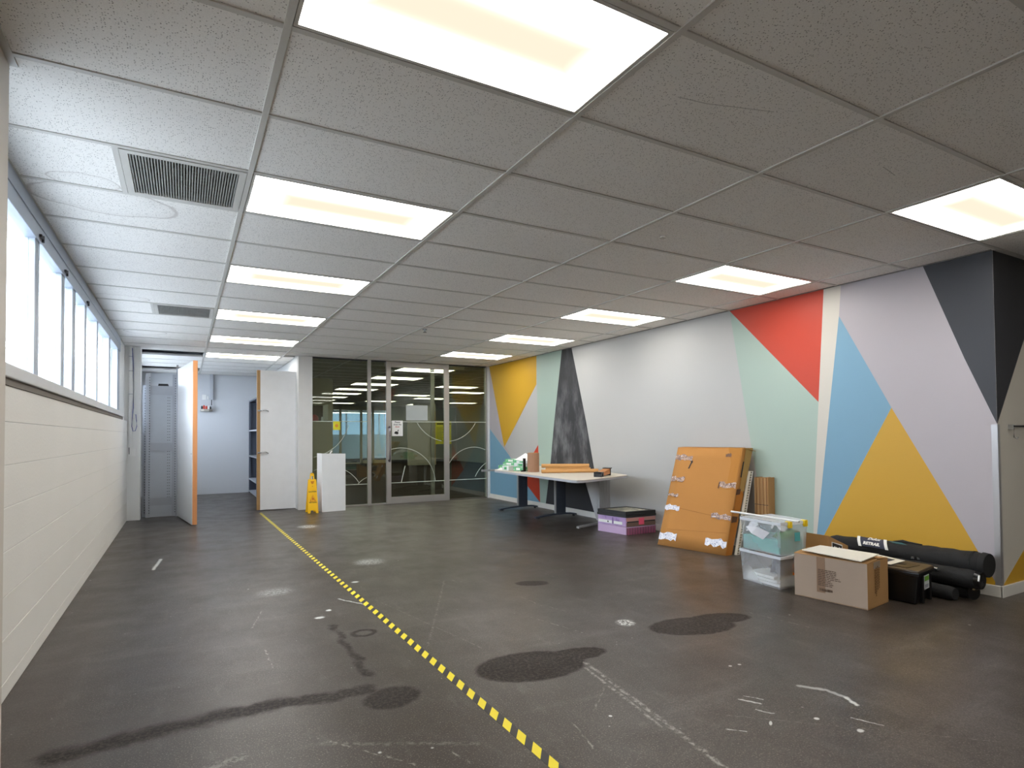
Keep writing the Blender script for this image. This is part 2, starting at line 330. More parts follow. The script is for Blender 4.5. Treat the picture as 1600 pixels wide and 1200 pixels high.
FARC = m_paintwall('far_ceiling_board', (150, 148, 138))
MUR = {n: m_paintwall('mural_'+n, c, .02, .12, .5) for n, c in dict(yellow=(202, 156, 38), red=(194, 60, 30), blue=(118, 160, 184), mint=(166, 184, 172), lilac=(178, 171, 175), cream=(206, 200, 188), white=(182, 181, 178), black=(46, 47, 52)).items()}

# ------------------------------------------------------------------ floor
fl = box('floor', (XL-.15, -7, -.15), (9.6, YB+.05, 0), FLOOR); struct(fl)
f2 = box('floor', (XL-.15, YB+.05, -.15), (1.55, 12.2, 0), FLOOR); struct(f2)
f3 = box('floor', (1.55, YB+.05, -.15), (15, 32, -.002), CARPET); struct(f3)

# ------------------------------------------------------------------ block wall, sill, window
wl = box('wall_left', (XL-.25, .66, 0), (XL-.004, 8.17, 1.50), WHITE); struct(wl)
zs = [0, .083, .291, .493, .706, .915, 1.117, 1.325, 1.50]
for i in range(8):
    y = .66; k = 0
    MB().box((XL-.02, y, zs[i]+.0012), (XL, 8.17, zs[i+1]-.0012)).build('block_course', BLOCK, wl, .003)
sl = box('sill', (XL-.08, .66, 1.535), (XL+.022, 7.38, 1.60), SILL, wl, .006)
box('sill_shade_bead', (XL-.05, .66, 1.50), (XL+.006, 7.38, 1.535), mat('sill_shadow_gap', (120, 112, 104), .7), wl)  # strip coloured dark to stand for the shadow under the sill
w2 = box('wall_left', (XL-.25, 7.40, 1.50), (XL-.04, 8.17, H+.5), WHITE); struct(w2)
w3 = box('wall_left', (XL-.25, -7, 0), (-.88, .68, H+.5), m_paintwall('cream_pier_paint', (214, 206, 196))); struct(w3)
w4 = box('wall_left', (XL-.25, .68, H), (XL-.045, 8.17, H+.5), WHITE); struct(w4)
XW = XL-.04
win = thing('window_1', 'long aluminium strip window above the block wall', 'window', (XW, 4, 1.6)); win['kind'] = 'structure'
box('head_rail', (XW-.05, .68, 2.44), (XW+.012, 7.40, H), WFRAME, win, .004)
box('head_groove', (XW+.012, .68, 2.53), (XW+.018, 7.40, 2.545), WFRAME, win)
box('bottom_rail', (XW-.05, .68, 1.595), (XW+.004, 7.40, 1.625), WFRAME, win)
mull = [(2.26, 2.385), (3.10, 3.235), (3.57, 3.725), (4.21, 4.325), (5.03, 5.13), (6.11, 6.245), (7.10, 7.40), (.68, .74)]
for a, b in mull:
    m_ = (a+b)/2
    o = MB().box((XW-.05, a, 1.62), (XW, m_-.004, 2.445)).box((XW-.05, m_+.004, 1.62), (XW, b, 2.445)).box((XW-.045, m_-.004, 1.62), (XW-.012, m_+.004, 2.445)).build('mullion', WFRAME, win)
ys = sorted([m for m in mull])
for (a, b), (c_, d_) in zip(ys[:-1], ys[1:]): box('pane', (XW-.032, b, 1.62), (XW-.028, c_, 2.445), WGLASS, win)
for y in (2.33, 3.16, 4.25): MB().box((XW+.012, y-.03, 2.462), (XW+.026, y+.03, 2.478)).box((XW+.012, y+.045, 2.45), (XW+.024, y+.06, 2.49)).build('window_catch', DARK, win)
# outside: pale yard and a building opposite
og = box('ground_outside', (-40, -30, -.3), (-1.3, 45, -.05), mat('pale_paving', (158, 158, 156), .8)); struct(og)

# ------------------------------------------------------------------ ceiling of tiles on an exposed grid
ce = box('ceiling', (XL-.3, -7.2, H+.50), (9.8, 12.4, H+.56), PLEN); struct(ce)
ce['label'] = 'suspended ceiling of white mineral tiles in a grid'
cols = [(-1.095, 0), (0, 1.2), (1.2, 2.4), (2.4, 3.6), (3.6, 4.8), (4.8, 6.0), (6.0, 7.2)]
lampsA = [-1, 2, 5, 8, 11, 14]; lampsB = [-1, 2, 5, 8, 11]
for ci, (x0, x1) in enumerate(cols):
    for k in range(-4, 20):
        y0 = .6*k; y1 = y0+.6
        if ci == 1 and k in lampsA: continue
        if ci == 4 and k in lampsB: continue
        if ci in (1, 4) and k == -4: continue
        if ci == 0 and k in (14, 18): continue
        if y0 >= 8.2 and ci > 2: continue
        xa, xb = x0, x1
        if ci == 5 and k >= 0: xb = XR
        if ci == 6 and (k >= 0): continue
        if k == 13: y1 = 8.2 if ci >= 2 else 8.4
        if ci == 2 and k > 13: xb = 1.42
        if ci == 0 and k in (2, 8): xb = -.6
        if ci == 0 and k < 1: xa = -.88 if k < 1 else xa
        if k == 19: y1 = 12.02
        box('ceiling_tile', (xa+.013, y0+.013, H+.004), (xb-.013, y1-.013, H+.02), TILE, ce)
def bar(x0, y0, x1, y1): return box('grid_bar', (x0, y0, H-.003), (x1, y1, H+.035), GRID, ce)
for xb in (0, 1.2): bar(xb-.013, -2.4, xb+.013, 12.05)
for xb in (2.4, 3.6, 4.8): bar(xb-.013, -2.4, xb+.013, 8.18)
bar(6-.013, -2.4, 6.013, .02)
for k in range(-4, 21):
    y = .6*k
    for ci, (x0, x1) in enumerate(cols):
        if y > 8.25 and ci > 2: continue
        if ci == 6 and k > 0: continue
        xb = XR if (ci == 5 and k > 0) else (1.42 if ci == 2 and y > 8.25 else x1)
        box('cross_bar', (x0+.013, y-.012, H-.001), (xb-.013, y+.012, H+.03), GRID, ce)
box('wall_angle', (-1.095, .68, H-.002), (-1.072, 8.17, H+.02), GRID, ce); box('wall_angle', (-.88, -2.4, H-.002), (-.853, .68, H+.02), GRID, ce)
box('wall_angle', (XR-.02, .03, H-.002), (XR, 8.2, H+.02), mat('dark_edge_angle', (120, 116, 112), .5), ce); box('wall_angle', (XR-.01, .008, H-.002), (7.2, .03, H+.02), GRID, ce)
box('half_bar', (-.613, 1.2, H-.002), (-.587, 1.8, H+.03), GRID, ce); box('half_bar', (-.613, 4.8, H-.002), (-.587, 5.4, H+.03), GRID, ce)
box('unseen_panel', (-.88, -7, H+.013), (9.6, -2.4, H+.03), TILE, ce); box('unseen_panel', (7.2, -2.4, H+.004), (9.6, .03, H+.02), TILE, ce)
# pipes and wires above the missing tiles
for (y, z, r, m_) in ((8.62, H+.14, .03, SHELFG), (8.8, H+.2, .02, WPLAST), (11.0, H+.10, .035, SHELFG), (11.2, H+.08, .02, WPLAST), (11.3, H+.16, .03, SHELFG)):
    MB().tube([(-1.1, y, z), (-.5, y+.03, z-.01), (.2, y, z)], r, 10).build('plenum_pipe', m_, ce)
for i in range(7):
    x = -1+i*.15; y = 8.5 if i % 2 else 11.05
    MB().tube([(x, y, H+.3), (x+.08, y+.05, H+.08), (x+.16, y+.02, H+.06), (x+.25, y+.1, H+.28)], .006, 6).build('loose_wire', WPLAST, ce)

ORD = ['nearest', 'second', 'third', 'fourth', 'fifth', 'sixth', 'seventh', 'eighth', 'ninth', 'tenth']
def ceiling_light(x0, y0, label, m=LAMPM, group='recessed ceiling light panels'):
    t = thing('ceiling_light', label, 'ceiling light', (x0+.6, y0+.3, H), group)
    a, b = .016, .03
    MB().box((x0+a, y0+a, H+.0), (x0+1.2-a, y0+b, H+.03)).box((x0+a, y0+.6-b, H), (x0+1.2-a, y0+.6-a, H+.03)).box((x0+a, y0+b, H), (x0+b, y0+.6-b, H+.03)).box((x0+1.2-b, y0+b, H), (x0+1.2-a, y0+.6-b, H+.03)).build('frame', GRID, t)
    box('diffuser', (x0+b, y0+b, H+.006), (x0+1.2-b, y0+.6-b, H+.012), m, t)
    box('housing', (x0+a, y0+a, H+.03), (x0+1.2-a, y0+.6-a, H+.09), SHELFG, t); return t
for i, k in enumerate(lampsA): ceiling_light(0, .6*k, '%s lit rectangular ceiling panel in the row above the striped floor tape' % (ORD[i].capitalize() if i else 'Nearest, largest'))
for i, k in enumerate(lampsB): ceiling_light(3.6, .6*k, '%s lit rectangular ceiling panel in the row beside the mural wall' % ORD[i].capitalize())

# unseen extra panels, added behind the camera to brighten the room
for x0, rowname in ((0, 'row above the striped tape'), (3.6, 'mural-side row')):
    for i, k in enumerate((-4, -7, -10)):
        ceiling_light(x0, .6*k, 'added ceiling light behind the camera, %s back in the %s' % (('first', 'second', 'third')[i], rowname), group='added ceiling lights behind the camera')

def vent(y0, label):
    t = thing('ceiling_vent', label, 'vent', (-.3, y0+.3, H), 'ceiling vents')
    x0, x1 = -.585, -.015; y1 = y0+.585; y0 += .015; w = .035
    MB().box((x0, y0, H-.004), (x1, y0+w, H+.02)).box((x0, y1-w, H-.004), (x1, y1, H+.02)).box((x0, y0+w, H-.004), (x0+w, y1-w, H+.02)).box((x1-w, y0+w, H-.004), (x1, y1-w, H+.02)).build('frame', GRID, t)
    box('backing', (x0+.02, y0+.02, H+.03), (x1-.02, y1-.02, H+.034), HOLE, t)
    n = 38; first = None
    for i in range(n):
        x = x0+w+(x1-x0-2*w)*(i+.5)/n
        s = MB().box((x-.0035, y0+w, H+.0), (x+.0035, y1-w, H+.024)).build('slat', GREYV, t)
    for j in range(12):
        y = y0+w+(y1-y0-2*w)*(j+.5)/12
        box('cross_slat', (x0+w, y-.0015, H+.006), (x1-w, y+.0015, H+.02), GREYV, t)
    return t
vent(1.2, 'large square egg-crate ceiling vent near the camera beside the water stain')
vent(4.8, 'smaller-looking egg-crate ceiling vent farther down the window side')
sp = thing('sprinkler_head', 'small chrome sprinkler head under the far middle ceiling', 'sprinkler', (2.45, 4.92, H))
MB().tube([(2.45, 4.92, H), (2.45, 4.92, H-.012)], .03, 14).build('rosette', CHROME, sp); MB().tube([(2.45, 4.92, H-.01), (2.45, 4.92, H-.04)], .012, 10).tube([(2.45, 4.92, H-.04), (2.45, 4.92, H-.045)], .024, 12).build('nozzle', CHROME, sp)
o = MB().tube([(2.67, .96, H+.006), (2.67, .96, H-.004)], .022, 16).tube([(2.67, .96, H-.004), (2.67, .96, H-.008)], .012, 12).build('ceiling_plug', GRID, loc=(2.67, .96, H)); tag(o, 'small round plug in the ceiling tile above room centre', 'plug')

# ------------------------------------------------------------------ mural wall
wr = box('wall_right', (XR, .03, 0), (XR+.2, 8.4, H+.5), MUR['white']); struct(wr)
def shape(n, pts, col, lift=.0012):
    o = MB().prism([(XR, y, z) for y, z in pts], (-lift, 0, 0)).build(n, MUR[col] if col != 'chalk' else CHALK, wr); plabel(o, col.replace('chalk', 'black chalkboard')+' painted shape'); return o
T = H; B = .085
shape('painted_shape', [(8.199, T), (8.17, T), (7.56, 1.05), (7.2, .76), (8.199, 1.40)], 'lilac')
shape('painted_shape', [(8.17, T), (6.42, T), (6.43, 2.13), (7.58, 1.02)], 'yellow', .0016)
shape('painted_shape', [(8.199, 1.40), (7.39, .86), (7.0, .53), (6.35, B), (8.199, B)], 'blue', .0014)
shape('painted_shape', [(6.389, 1.076), (7.0, .497), (6.345, B)], 'red', .0018)
shape('painted_shape', [(6.42, T), (5.658, T), (5.897, 1.453), (6.021, .737), (6.167, B), (6.345, B), (6.39, 1.07)], 'mint')
shape('painted_shape', [(5.658, T), (5.396, T), (5.04, 1.433), (4.858, .72), (4.70, B), (6.167, B), (6.021, .737), (5.897, 1.453)], 'chalk', .0016)
shape('painted_shape', [(2.41, T), (1.406, 1.546), (1.483, .275), (1.50, B), (1.99, B), (2.103, .80), (2.181, 1.227)], 'mint')
shape('painted_shape', [(2.41, T), (1.333, T), (1.406, 1.546)], 'red', .0016)
shape('painted_shape', [(1.333, T), (1.169, T), (1.193, 2.341), (1.302, 1.467), (1.391, .731), (1.445, .281), (1.47, B), (1.50, B), (1.483, .275), (1.461, .726), (1.406, 1.546)], 'cream', .0014)
shape('painted_shape', [(1.193, 2.341), (.759, 1.461), (1.126, .751), (1.363, .293), (1.465, B), (1.47, B), (1.445, .281), (1.391, .731), (1.302, 1.467)], 'blue', .0018)
shape('painted_shape', [(.759, 1.461), (.313, .608), (.165, .314), (.055, B), (1.465, B), (1.363, .293), (1.126, .751)], 'yellow', .0016)
shape('painted_shape', [(1.169, T), (.494, T), (.223, 1.825), (.03, 1.306), (.03, B), (.055, B), (.165, .314), (.313, .608), (.759, 1.461), (1.193, 2.341)], 'lilac')
shape('painted_shape', [(.494, T), (.03, T), (.03, 1.306), (.223, 1.825)], 'black', .0016)
bb = box('baseboard_right', (XR-.014, .018, 0), (XR, 8.17, .085), SKIRT, None, .003); struct(bb)
YC = .03
wc = box('wall_corner', (XR+.2, YC, 0), (9.6, YC+.2, H+.5), WHITE); struct(wc)
wc2 = box('wall_corner', (XR, YC-.001, 0), (XR+.2, YC, H+.5), MUR['lilac']); struct(wc2)
def shape2(pts, col, lift=.0016):
    o = MB().prism([(x, YC-.001, z) for x, z in pts], (0, -lift, 0)).build('painted_shape', MUR[col], wc); plabel(o, col+' painted shape'); return o
shape2([(XR, B), (9.5, B), (9.5, T), (XR, T)], 'cream', .0008)
shape2([(XR, 1.306), (5.506, 1.822), (6.1, 2.63), (XR, 2.63)], 'black'); shape2([(5.15, B), (5.523, .323), (6.3, .82), (7.3, B)], 'yellow')
b2 = box('baseboard_corner', (XR-.014, YC-.014, 0), (9.6, YC, .085), SKIRT, None, .003); struct(b2)
tr = MB().box((XR-.004, YC-.004, B), (XR, YC+.035, 1.30)).box((XR-.004, YC-.005, B), (XR+.03, YC-.0025, 1.30)).build('trim_1', ALU); struct(tr)
rl = thing('coat_rail', 'thin black rail with wire hook on the shaded return wall', 'rail', (5.45, YC, 1.287))
MB().tube([(5.31, YC-.03, 1.287), (6.1, YC-.03, 1.287)], .008, 8).build('rod', BLACKP, rl); box('bracket', (5.305, YC-.035, 1.262), (5.318, YC-.0025, 1.30), CHROME, rl); box('bracket', (5.9, YC-.035, 1.262), (5.915, YC-.0025, 1.30), CHROME, rl)
MB().tube([(5.323, YC-.03, 1.28), (5.323, YC-.03, 1.20), (5.33, YC-.045, 1.19), (5.337, YC-.05, 1.205)], .003, 6).build('hook', CHROME, rl)
# walls out of sight that close the room
for nm, a, b_ in (('wall_rear', (XL-.3, -7.2, 0), (9.8, -7, H+.5)), ('wall_side', (9.6, -7, 0), (9.8, .03, H+.5))): struct(box(nm, a, b_, WHITE))

# ------------------------------------------------------------------ back corner: pier, stub wall, store room
p1 = box('wall_back', (XL-.3, 8.17, 0), (-.878, 8.36, H+.5), WHITE, None, .006); struct(p1)
p2 = box('wall_back', (1.425, 8.15, 0), (1.66, 8.30, H), mat('partition_post_white', (206, 204, 200), .5), None, .004); struct(p2)
p3 = box('wall_back', (1.425, 8.30, 0), (1.55, 12.1, H+.5), WHITE); struct(p3)
p4 = box('wall_far', (XL-.3, 12.03, 0), (1.55, 12.2, H+.5), m_paintwall('store_wall_paint', (204, 206, 210))); struct(p4)
p5 = box('wall_left', (XL-.3, 8.36, 0), (XL-.04, 12.1, 1.5), WHITE); struct(p5)
p5 = box('wall_left', (XL-.3, 8.36, 2.5), (XL-.04, 12.1, H+.5), WHITE); struct(p5); p5 = box('wall_left', (XL-.3, 11.6, 1.5), (XL-.04, 12.1, 2.5), WHITE); struct(p5)
w6 = thing('window_6', 'strip window in the left wall of the store room', 'window', (XW, 10, 1.5)); w6['kind'] = 'structure'
MB().box((XW-.05, 8.36, 1.5), (XW, 11.6, 1.54)).box((XW-.05, 8.36, 2.46), (XW, 11.6, 2.5)).build('rail', WFRAME, w6)
for y in (8.4, 9.2, 10.0, 10.8, 11.58): box('mullion', (XW-.05, y-.03, 1.54), (XW, y+.03, 2.46), WFRAME, w6)
box('pane', (XW-.03, 8.4, 1.54), (XW-.026, 11.6, 2.46), WGLASS, w6)
p6 = box('wall_plenum', (1.425, 8.2, H+.03), (XR+.2, 8.3, H+.5), WHITE); struct(p6)
# trunking, switch, cable on the pier
t = thing('cable_trunking', 'white vertical cable trunking on the pier beside the window', 'trunking', (-1.0, 8.17, 1.0))
box('trunk', (-1.03, 8.145, 1.10), (-.985, 8.17, H), WPLAST, t, .003); 
for z in (1.9, 2.25, 2.47): box('clip', (-1.034, 8.142, z), (-.981, 8.17, z+.01), SHELFG, t)
box('conduit', (-.962, 8.155, 1.62), (-.952, 8.17, H), WPLAST, t)
o = MB().box((-1.038, 8.15, .965), (-.93, 8.17, 1.085)).box((-1.0, 8.145, 1.0), (-.975, 8.152, 1.045)).build('switch_plate', WPLAST, loc=(-1, 8.17, 1.02), bevel=.003); tag(o, 'white switch plate below the trunking on the pier', 'switch')
pts = [(-.99, 8.135, 2.6), (-.975, 8.135, 2.3), (-.972, 8.135, 1.7), (-.985, 8.13, 1.55), (-.99, 8.13, 1.42), (-.975, 8.13, 1.345), (-.945, 8.13, 1.35), (-.925, 8.13, 1.42), (-.93, 8.13, 1.5), (-.94, 8.14, 1.6)]
o = MB().tube(pts, .005, 6).build('cable', CABLE, loc=(-.97, 8.13, 1.4)); tag(o, 'thin blue cable looped on the pier beside the trunking', 'cable')
o = MB().tube([(-1.022, 8.13, 1.1), (-1.02, 8.13, 1.0)], .005, 6).build('cable', DARK, loc=(-1.02, 8.13, 1.05)); tag(o, 'short dark cable end hanging below the trunking', 'cable')

# door pair of the store room
d1 = thing('door_1', 'large white store room door leaf standing wide open', 'door', (-.385, 8.38, 0)); d1['kind'] = 'structure'
dv = Vector((.20, -1.26, 0)).normalized(); nv = Vector((-dv.y, dv.x, 0)); A = Vector((-.385, 8.38, .012))
def leaf(a, u0, u1, w0, w1, z0, z1, nm, m, par, bev=0):
    q = lambda u, w, z: a+dv*u+nv*w+Vector((0, 0, z))
    return MB().hexa([q(u0, w0, z0), q(u1, w0, z0), q(u1, w1, z0), q(u0, w1, z0), q(u0, w0, z1), q(u1, w0, z1), q(u1, w1, z1), q(u0, w1, z1)]).build(nm, m, par, bev)
leaf(A, 0, 1.262, -.006, .0, 0, 2.32, 'face_panel', DOORW, d1); leaf(A, 0, 1.262, .05, .056, 0, 2.32, 'face_panel', DOORW, d1)
leaf(A, 0, 1.225, .0, .05, 0, 2.32, 'core', PINE, d1); e_ = leaf(A, 1.225, 1.272, .0, .058, 0, 2.325, 'edge_strip', PINE, d1, .002); plabel(e_, 'orange raw timber door edge')
for z in (2.22, 1.62, 1.15, .22): leaf(A, -.018, .012, -.012, .02, z-.06, z+.06, 'hinge', DARK, d1)
j = box('jamb', (-.405, 8.36, 0), (-.375, 8.42, 2.4), SHELFG, d1)
for z in (1.68, 1.0): leaf(A, 1.2, 1.215, -.012, -.005, z-.008, z+.008, 'bolt', CHROME, d1)
d2 = thing('door_2', 'narrow white store room door leaf with two lever catches', 'door', (1.42, 8.38, 0)); d2['kind'] = 'structure'
MB().box((.84, 8.37, .015), (1.422, 8.41, 2.375)).build('face_panel', DOORW, d2, .002)
e_ = box('edge_strip', (.79, 8.365, .015), (.842, 8.415, 2.375), PINE2, d2, .002); plabel(e_, 'brown raw timber door edge')
for z in (1.69, .98):
    h = MB().tube([(.85, 8.37, z), (.85, 8.345, z), (.87, 8.335, z+.008), (.92, 8.33, z+.01), (.96, 8.332, z-.004), (.968, 8.335, z-.02)], [.009, .009, .01, .011, .009, .006], 10).box((.80, 8.358, z-.012), (.86, 8.37, z+.012)).build('lever_handle', CHROME, d2)
# steel shelving behind the left door
sh = thing('steel_shelving', 'light grey slotted steel shelving end behind the open door', 'shelving', (-.64, 8.47, 0))
def upright(x0, x1, y, z1):
    MB().box((x0, y, 0), (x1, y+.03, z1)).build('upright', SHELFG, sh)
    mb = MB(); z = .06
    while z < z1-.04: mb.box((x1-.014, y-.001, z), (x1-.004, y+.001, z+.014)); z += .04
    o = mb.build('slots', HOLE, sh); o['kind'] = 'stuff'
upright(-.825, -.765, 8.43, 2.26); upright(-.46, -.41, 8.43, 2.25); upright(-.872, -.83, 8.52, 2.07)
for z0, z1 in ((1.92, 2.05), (1.03, 1.15), (.18, .29)): MB().box((-.765, 8.435, z0), (-.46, 8.45, z1)).box((-.78, 8.43, z1), (-.45, 8.46, z1+.012)).build('cross_plate', SHELFG, sh)
box('end_panel', (-.77, 8.455, .0), (-.45, 8.462, 1.93), mat('steel_panel', (190, 194, 200), .5), sh)
mb = MB(); z = .3
while z < 1.9:
    for x in (-.53, -.505): mb.box((x, 8.453, z), (x+.012, 8.456, z+.008))
    z += .045
o = mb.build('slots', HOLE, sh); o['kind'] = 'stuff'
for z in (.3, .8, 1.3, 1.8): box('shelf', (-.88, 8.5, z), (-.42, 9.6, z+.03), SHELFG, sh)
MB().box((-.88, 9.58, 0), (-.83, 9.62, 2.0)).box((-.47, 9.58, 0), (-.42, 9.62, 2.0)).build('upright', SHELFG, sh)
o = MB().hexa([(-.66, 8.44, 2.064), (-.51, 8.44, 2.064), (-.51, 8.56, 2.064), (-.66, 8.56, 2.064), (-.655, 8.45, 2.10), (-.525, 8.45, 2.10), (-.525, 8.55, 2.10), (-.655, 8.55, 2.10)]).build('small_tray', DARK, loc=(-.58, 8.5, 2.064)); tag(o, 'dark grey tray lying on top of the steel shelving', 'tray')
box('top_plate', (-.78, 8.44, 2.05), (-.46, 8.6, 2.064), SHELFG, sh)
# dark shelving at the right of the store room
ds = thing('steel_shelving', 'dark grey steel shelving along the right wall of the store room', 'shelving', (1.2, 11, 0))
for y in (9.2, 10.4, 11.9):
    for x in (1.0, 1.37): box('upright', (x, y, 0), (x+.04, y+.04, 2.06), SHELFD, ds)
for z in (.03, .30, .81, 1.37, 2.02): box('shelf', (1.0, 9.2, z), (1.41, 11.94, z+.03), SHELFG if 0 < z < 2 else SHELFD, ds)
box('back_panel', (1.0, 11.94, .03), (1.41, 11.95, 2.05), SHELFD, ds); box('side_panel', (1.40, 9.2, .03), (1.412, 11.94, 2.05), SHELFD, ds)
# back wall of the store room
t = thing('cable_trunking', 'grey vertical trunking on the store room back wall', 'trunking', (.24, 12.03, 2.1))
box('trunk', (.205, 11.96, 2.07), (.27, 12.03, H), SHELFG, t, .003); MB().tube([(.24, 11.99, 2.07), (.24, 11.99, 1.95)], .008, 6).build('cable_tail', DARK, t)
o = MB().box((.055, 12.0, 2.07), (.135, 12.03, 2.18)).box((.15, 12.01, 2.08), (.18, 12.03, 2.15)).build('switch_box', WPLAST, loc=(.1, 12.03, 2.1), bevel=.004); tag(o, 'white switch box on the store room back wall', 'switch')
t = thing('wall_shelf', 'small curved shelf on the store room back wall', 'shelf', (.14, 12.03, 1.84))
MB().prism([(.02, 12.03, 1.86), (.03, 11.93, 1.86), (.09, 11.88, 1.86), (.19, 11.88, 1.86), (.25, 11.93, 1.86), (.26, 12.03, 1.86)], (0, 0, -.045)).build('board', mat('aged_shelf', (176, 170, 160), .6), t)
for x, c, h in ((.05, DARK, .06), (.09, REDINK, .075), (.135, REDINK, .06), (.18, WPLAST, .07), (.215, DARK, .05)):
    o = MB().box((x-.018, 11.91, 1.86), (x+.018, 11.97, 1.86+h)).box((x-.01, 11.92, 1.86+h), (x+.01, 11.96, 1.872+h)).build('small_carton', c, loc=(x, 11.94, 1.86), bevel=.002)
    tag(o, '%s little carton on the small wall shelf' % {.05: 'dark leftmost', .09: 'taller red', .135: 'shorter red', .18: 'white', .215: 'dark rightmost'}[x], 'carton', 'cartons on the small wall shelf')

# ------------------------------------------------------------------ glass partition
FR = mat('silver_frame', (176, 172, 166), .35, .45)
def frit(par, x0, x1, y, circles, lines=(1.51, .385)):
    mb = MB()
    for z in lines: mb.box((x0, y-.0012, z-.006), (x1, y, z+.006))
    for (cx, cz, r) in circles:
        prev = None
        for i in range(73):
            a = 2*math.pi*i/72; p = (cx+r*math.cos(a), cz+r*math.sin(a)); q = (cx+(r-.010)*math.cos(a), cz+(r-.010)*math.sin(a))
            ok = x0 < p[0] < x1 and .385 < p[1] < 1.51 and x0 < q[0] < x1 and .385 < q[1] < 1.51
            if ok and prev: mb.add([(prev[0][0], y, prev[0][1]), (p[0], y, p[1]), (q[0], y, q[1]), (prev[1][0], y, prev[1][1])], [(0, 1, 2, 3)])
            prev = (p, q) if ok else None
    mb.build('frosted_line', mat('frosted_film', (196, 204, 190), .7), par)
wp = thing('window_2', 'left fixed pane of the glass partition behind the white board', 'window', (2.15, YB, 0)); wp['kind'] = 'structure'
box('frame_post', (2.635, YB-.03, 0), (2.70, YB+.03, H), FR, wp, .003); box('bottom_rail', (1.66, YB-.02, 0), (2.98, YB+.02, .025), FR, wp); box('frame_post', (1.655, YB-.02, 0), (1.668, YB+.02, H), DARK, wp); box('top_channel', (1.66, YB-.015, H-.02), (2.98, YB+.015, H), DARK, wp)
box('pane', (1.668, YB-.004, .025), (2.637, YB+.004, H-.02), GLASS, wp); box('pane', (2.70, YB-.004, .025), (2.972, YB+.004, H-.02), GLASS, wp)
frit(wp, 1.67, 2.637, YB-.005, [(1.95, .10, .62), (1.55, 1.65, .78), (2.75, .15, .38)])
dg = thing('door_3', 'silver framed glass door with a long tubular pull handle', 'door', (3.0, YB, 0)); dg['kind'] = 'structure'
x0, x1 = 2.978, 4.234
for nm, a, b in (('stile', (x0, YB-.05, .005), (x0+.09, YB-.01, H-.01)), ('stile', (x1-.105, YB-.05, .005), (x1, YB-.01, H-.01)), ('top_rail', (x0+.09, YB-.05, H-.11), (x1-.105, YB-.01, H-.01)), ('bottom_rail', (x0+.09, YB-.05, .005), (x1-.105, YB-.01, .125))): box(nm, a, b, FR, dg, .003)
box('pane', (x0+.088, YB-.034, .12), (x1-.10, YB-.026, H-.1), GLASS, dg)
MB().tube([(3.02, YB-.05, 1.40), (3.02, YB-.10, 1.415), (3.02, YB-.12, 1.38), (3.02, YB-.12, .82), (3.02, YB-.10, .785), (3.02, YB-.05, .80)], .016, 12).build('pull_handle', mat('brushed_handle', (128, 122, 132), .3, .7), dg)
frit(dg, x0+.09, x1-.105, YB-.036, [(3.25, .33, .70), (4.2, 1.85, .72)]); MB().prism([(3.33, YB-.036, .69), (3.345, YB-.036, .69), (3.27, YB-.036, .385), (3.255, YB-.036, .385)], (0, -.001, 0)).build('frosted_line', mat('frosted_film', (196, 204, 190)), dg)
box('frame_post', (3.90, YB+.06, 0), (3.975, YB+.10, H-.08), FR, dg, .003); box('head_track', (2.98, YB+.02, H-.09), (4.6, YB+.10, H), FR, dg)
wq = thing('window_3', 'right fixed pane of the glass partition beside the mural wall', 'window', (4.65, YB, 0)); wq['kind'] = 'structure'
box('pane', (x1, YB-.004, .02), (5.062, YB+.004, H-.02), GLASS, wq); box('frame_post', (5.058, YB-.012, 0), (5.076, YB+.012, H), FR, wq); box('frame_post', (5.076, YB-.01, 0), (5.084, YB+.012, H), HOLE, wq)
box('bottom_rail', (x1, YB-.015, 0), (5.06, YB+.015, .02), mat('track_bronze', (90, 84, 76), .5), wq); box('top_channel', (x1, YB-.015, H-.02), (5.06, YB+.015, H), DARK, wq)
frit(wq, x1, 5.058, YB-.005, [(4.78, .40, .62), (4.2, 1.85, .72), (5.35, .18, .6)])
tm = box('trim_2', (5.084, YB-.04, 0), (XR, YB+.02, H), mat('white_trim', (214, 214, 214), .4), None, .003); struct(tm)
FY = YB-.0365
def sheet(nm, x0, x1, z0, z1, y, m, label, cat):
    o = box(nm, (x0, y-.0015, z0), (x1, y, z1), m, loc=((x0+x1)/2, y, z0)); tag(o, label, cat); return o
sheet('paper_sheet', 3.36, 3.79, 1.535, 1.82, FY, mat('grey_paper', (176, 182, 180), .8), 'large blank pale sheet taped high on the glass door', 'paper')
s = thing('door_notice', 'white notice with a hand symbol on the glass door beside the handle', 'notice', (3.19, FY, 1.25))
box('sheet', (3.085, FY-.0015, 1.245), (3.295, FY, 1.53), PAPER, s)
for i, tx in enumerate(('Please', 'close the', 'door')): text('lettering', tx, .042, frame((3.19, FY-.0025, 1.50-.042*i), (1, 0, 0), (0, 0, 1)), REDINK if i == 2 else INK, s, .0006)
MB().prism([(3.13, FY-.002, 1.29), (3.19, FY-.002, 1.275), (3.215, FY-.002, 1.30), (3.20, FY-.002, 1.32), (3.16, FY-.002, 1.335), (3.135, FY-.002, 1.315)], (0, -.0008, 0)).prism([(3.19, FY-.002, 1.33), (3.205, FY-.002, 1.325), (3.215, FY-.002, 1.36), (3.20, FY-.002, 1.362)], (0, -.0008, 0)).build('hand_symbol', INK, s)
s = thing('yellow_notice', 'bright yellow printed notice behind the right stile of the glass door', 'notice', (4.12, YB+.01, 1.08))
box('sheet', (3.975, YB+.008, 1.085), (4.30, YB+.010, 1.53), YPAPER, s)
box('heading_line', (3.995, YB+.006, 1.462), (4.13, YB+.0075, 1.484), INK, s); box('heading_line', (4.245, YB+.006, 1.466), (4.285, YB+.0075, 1.480), INK, s)
mb = MB(); z = 1.40
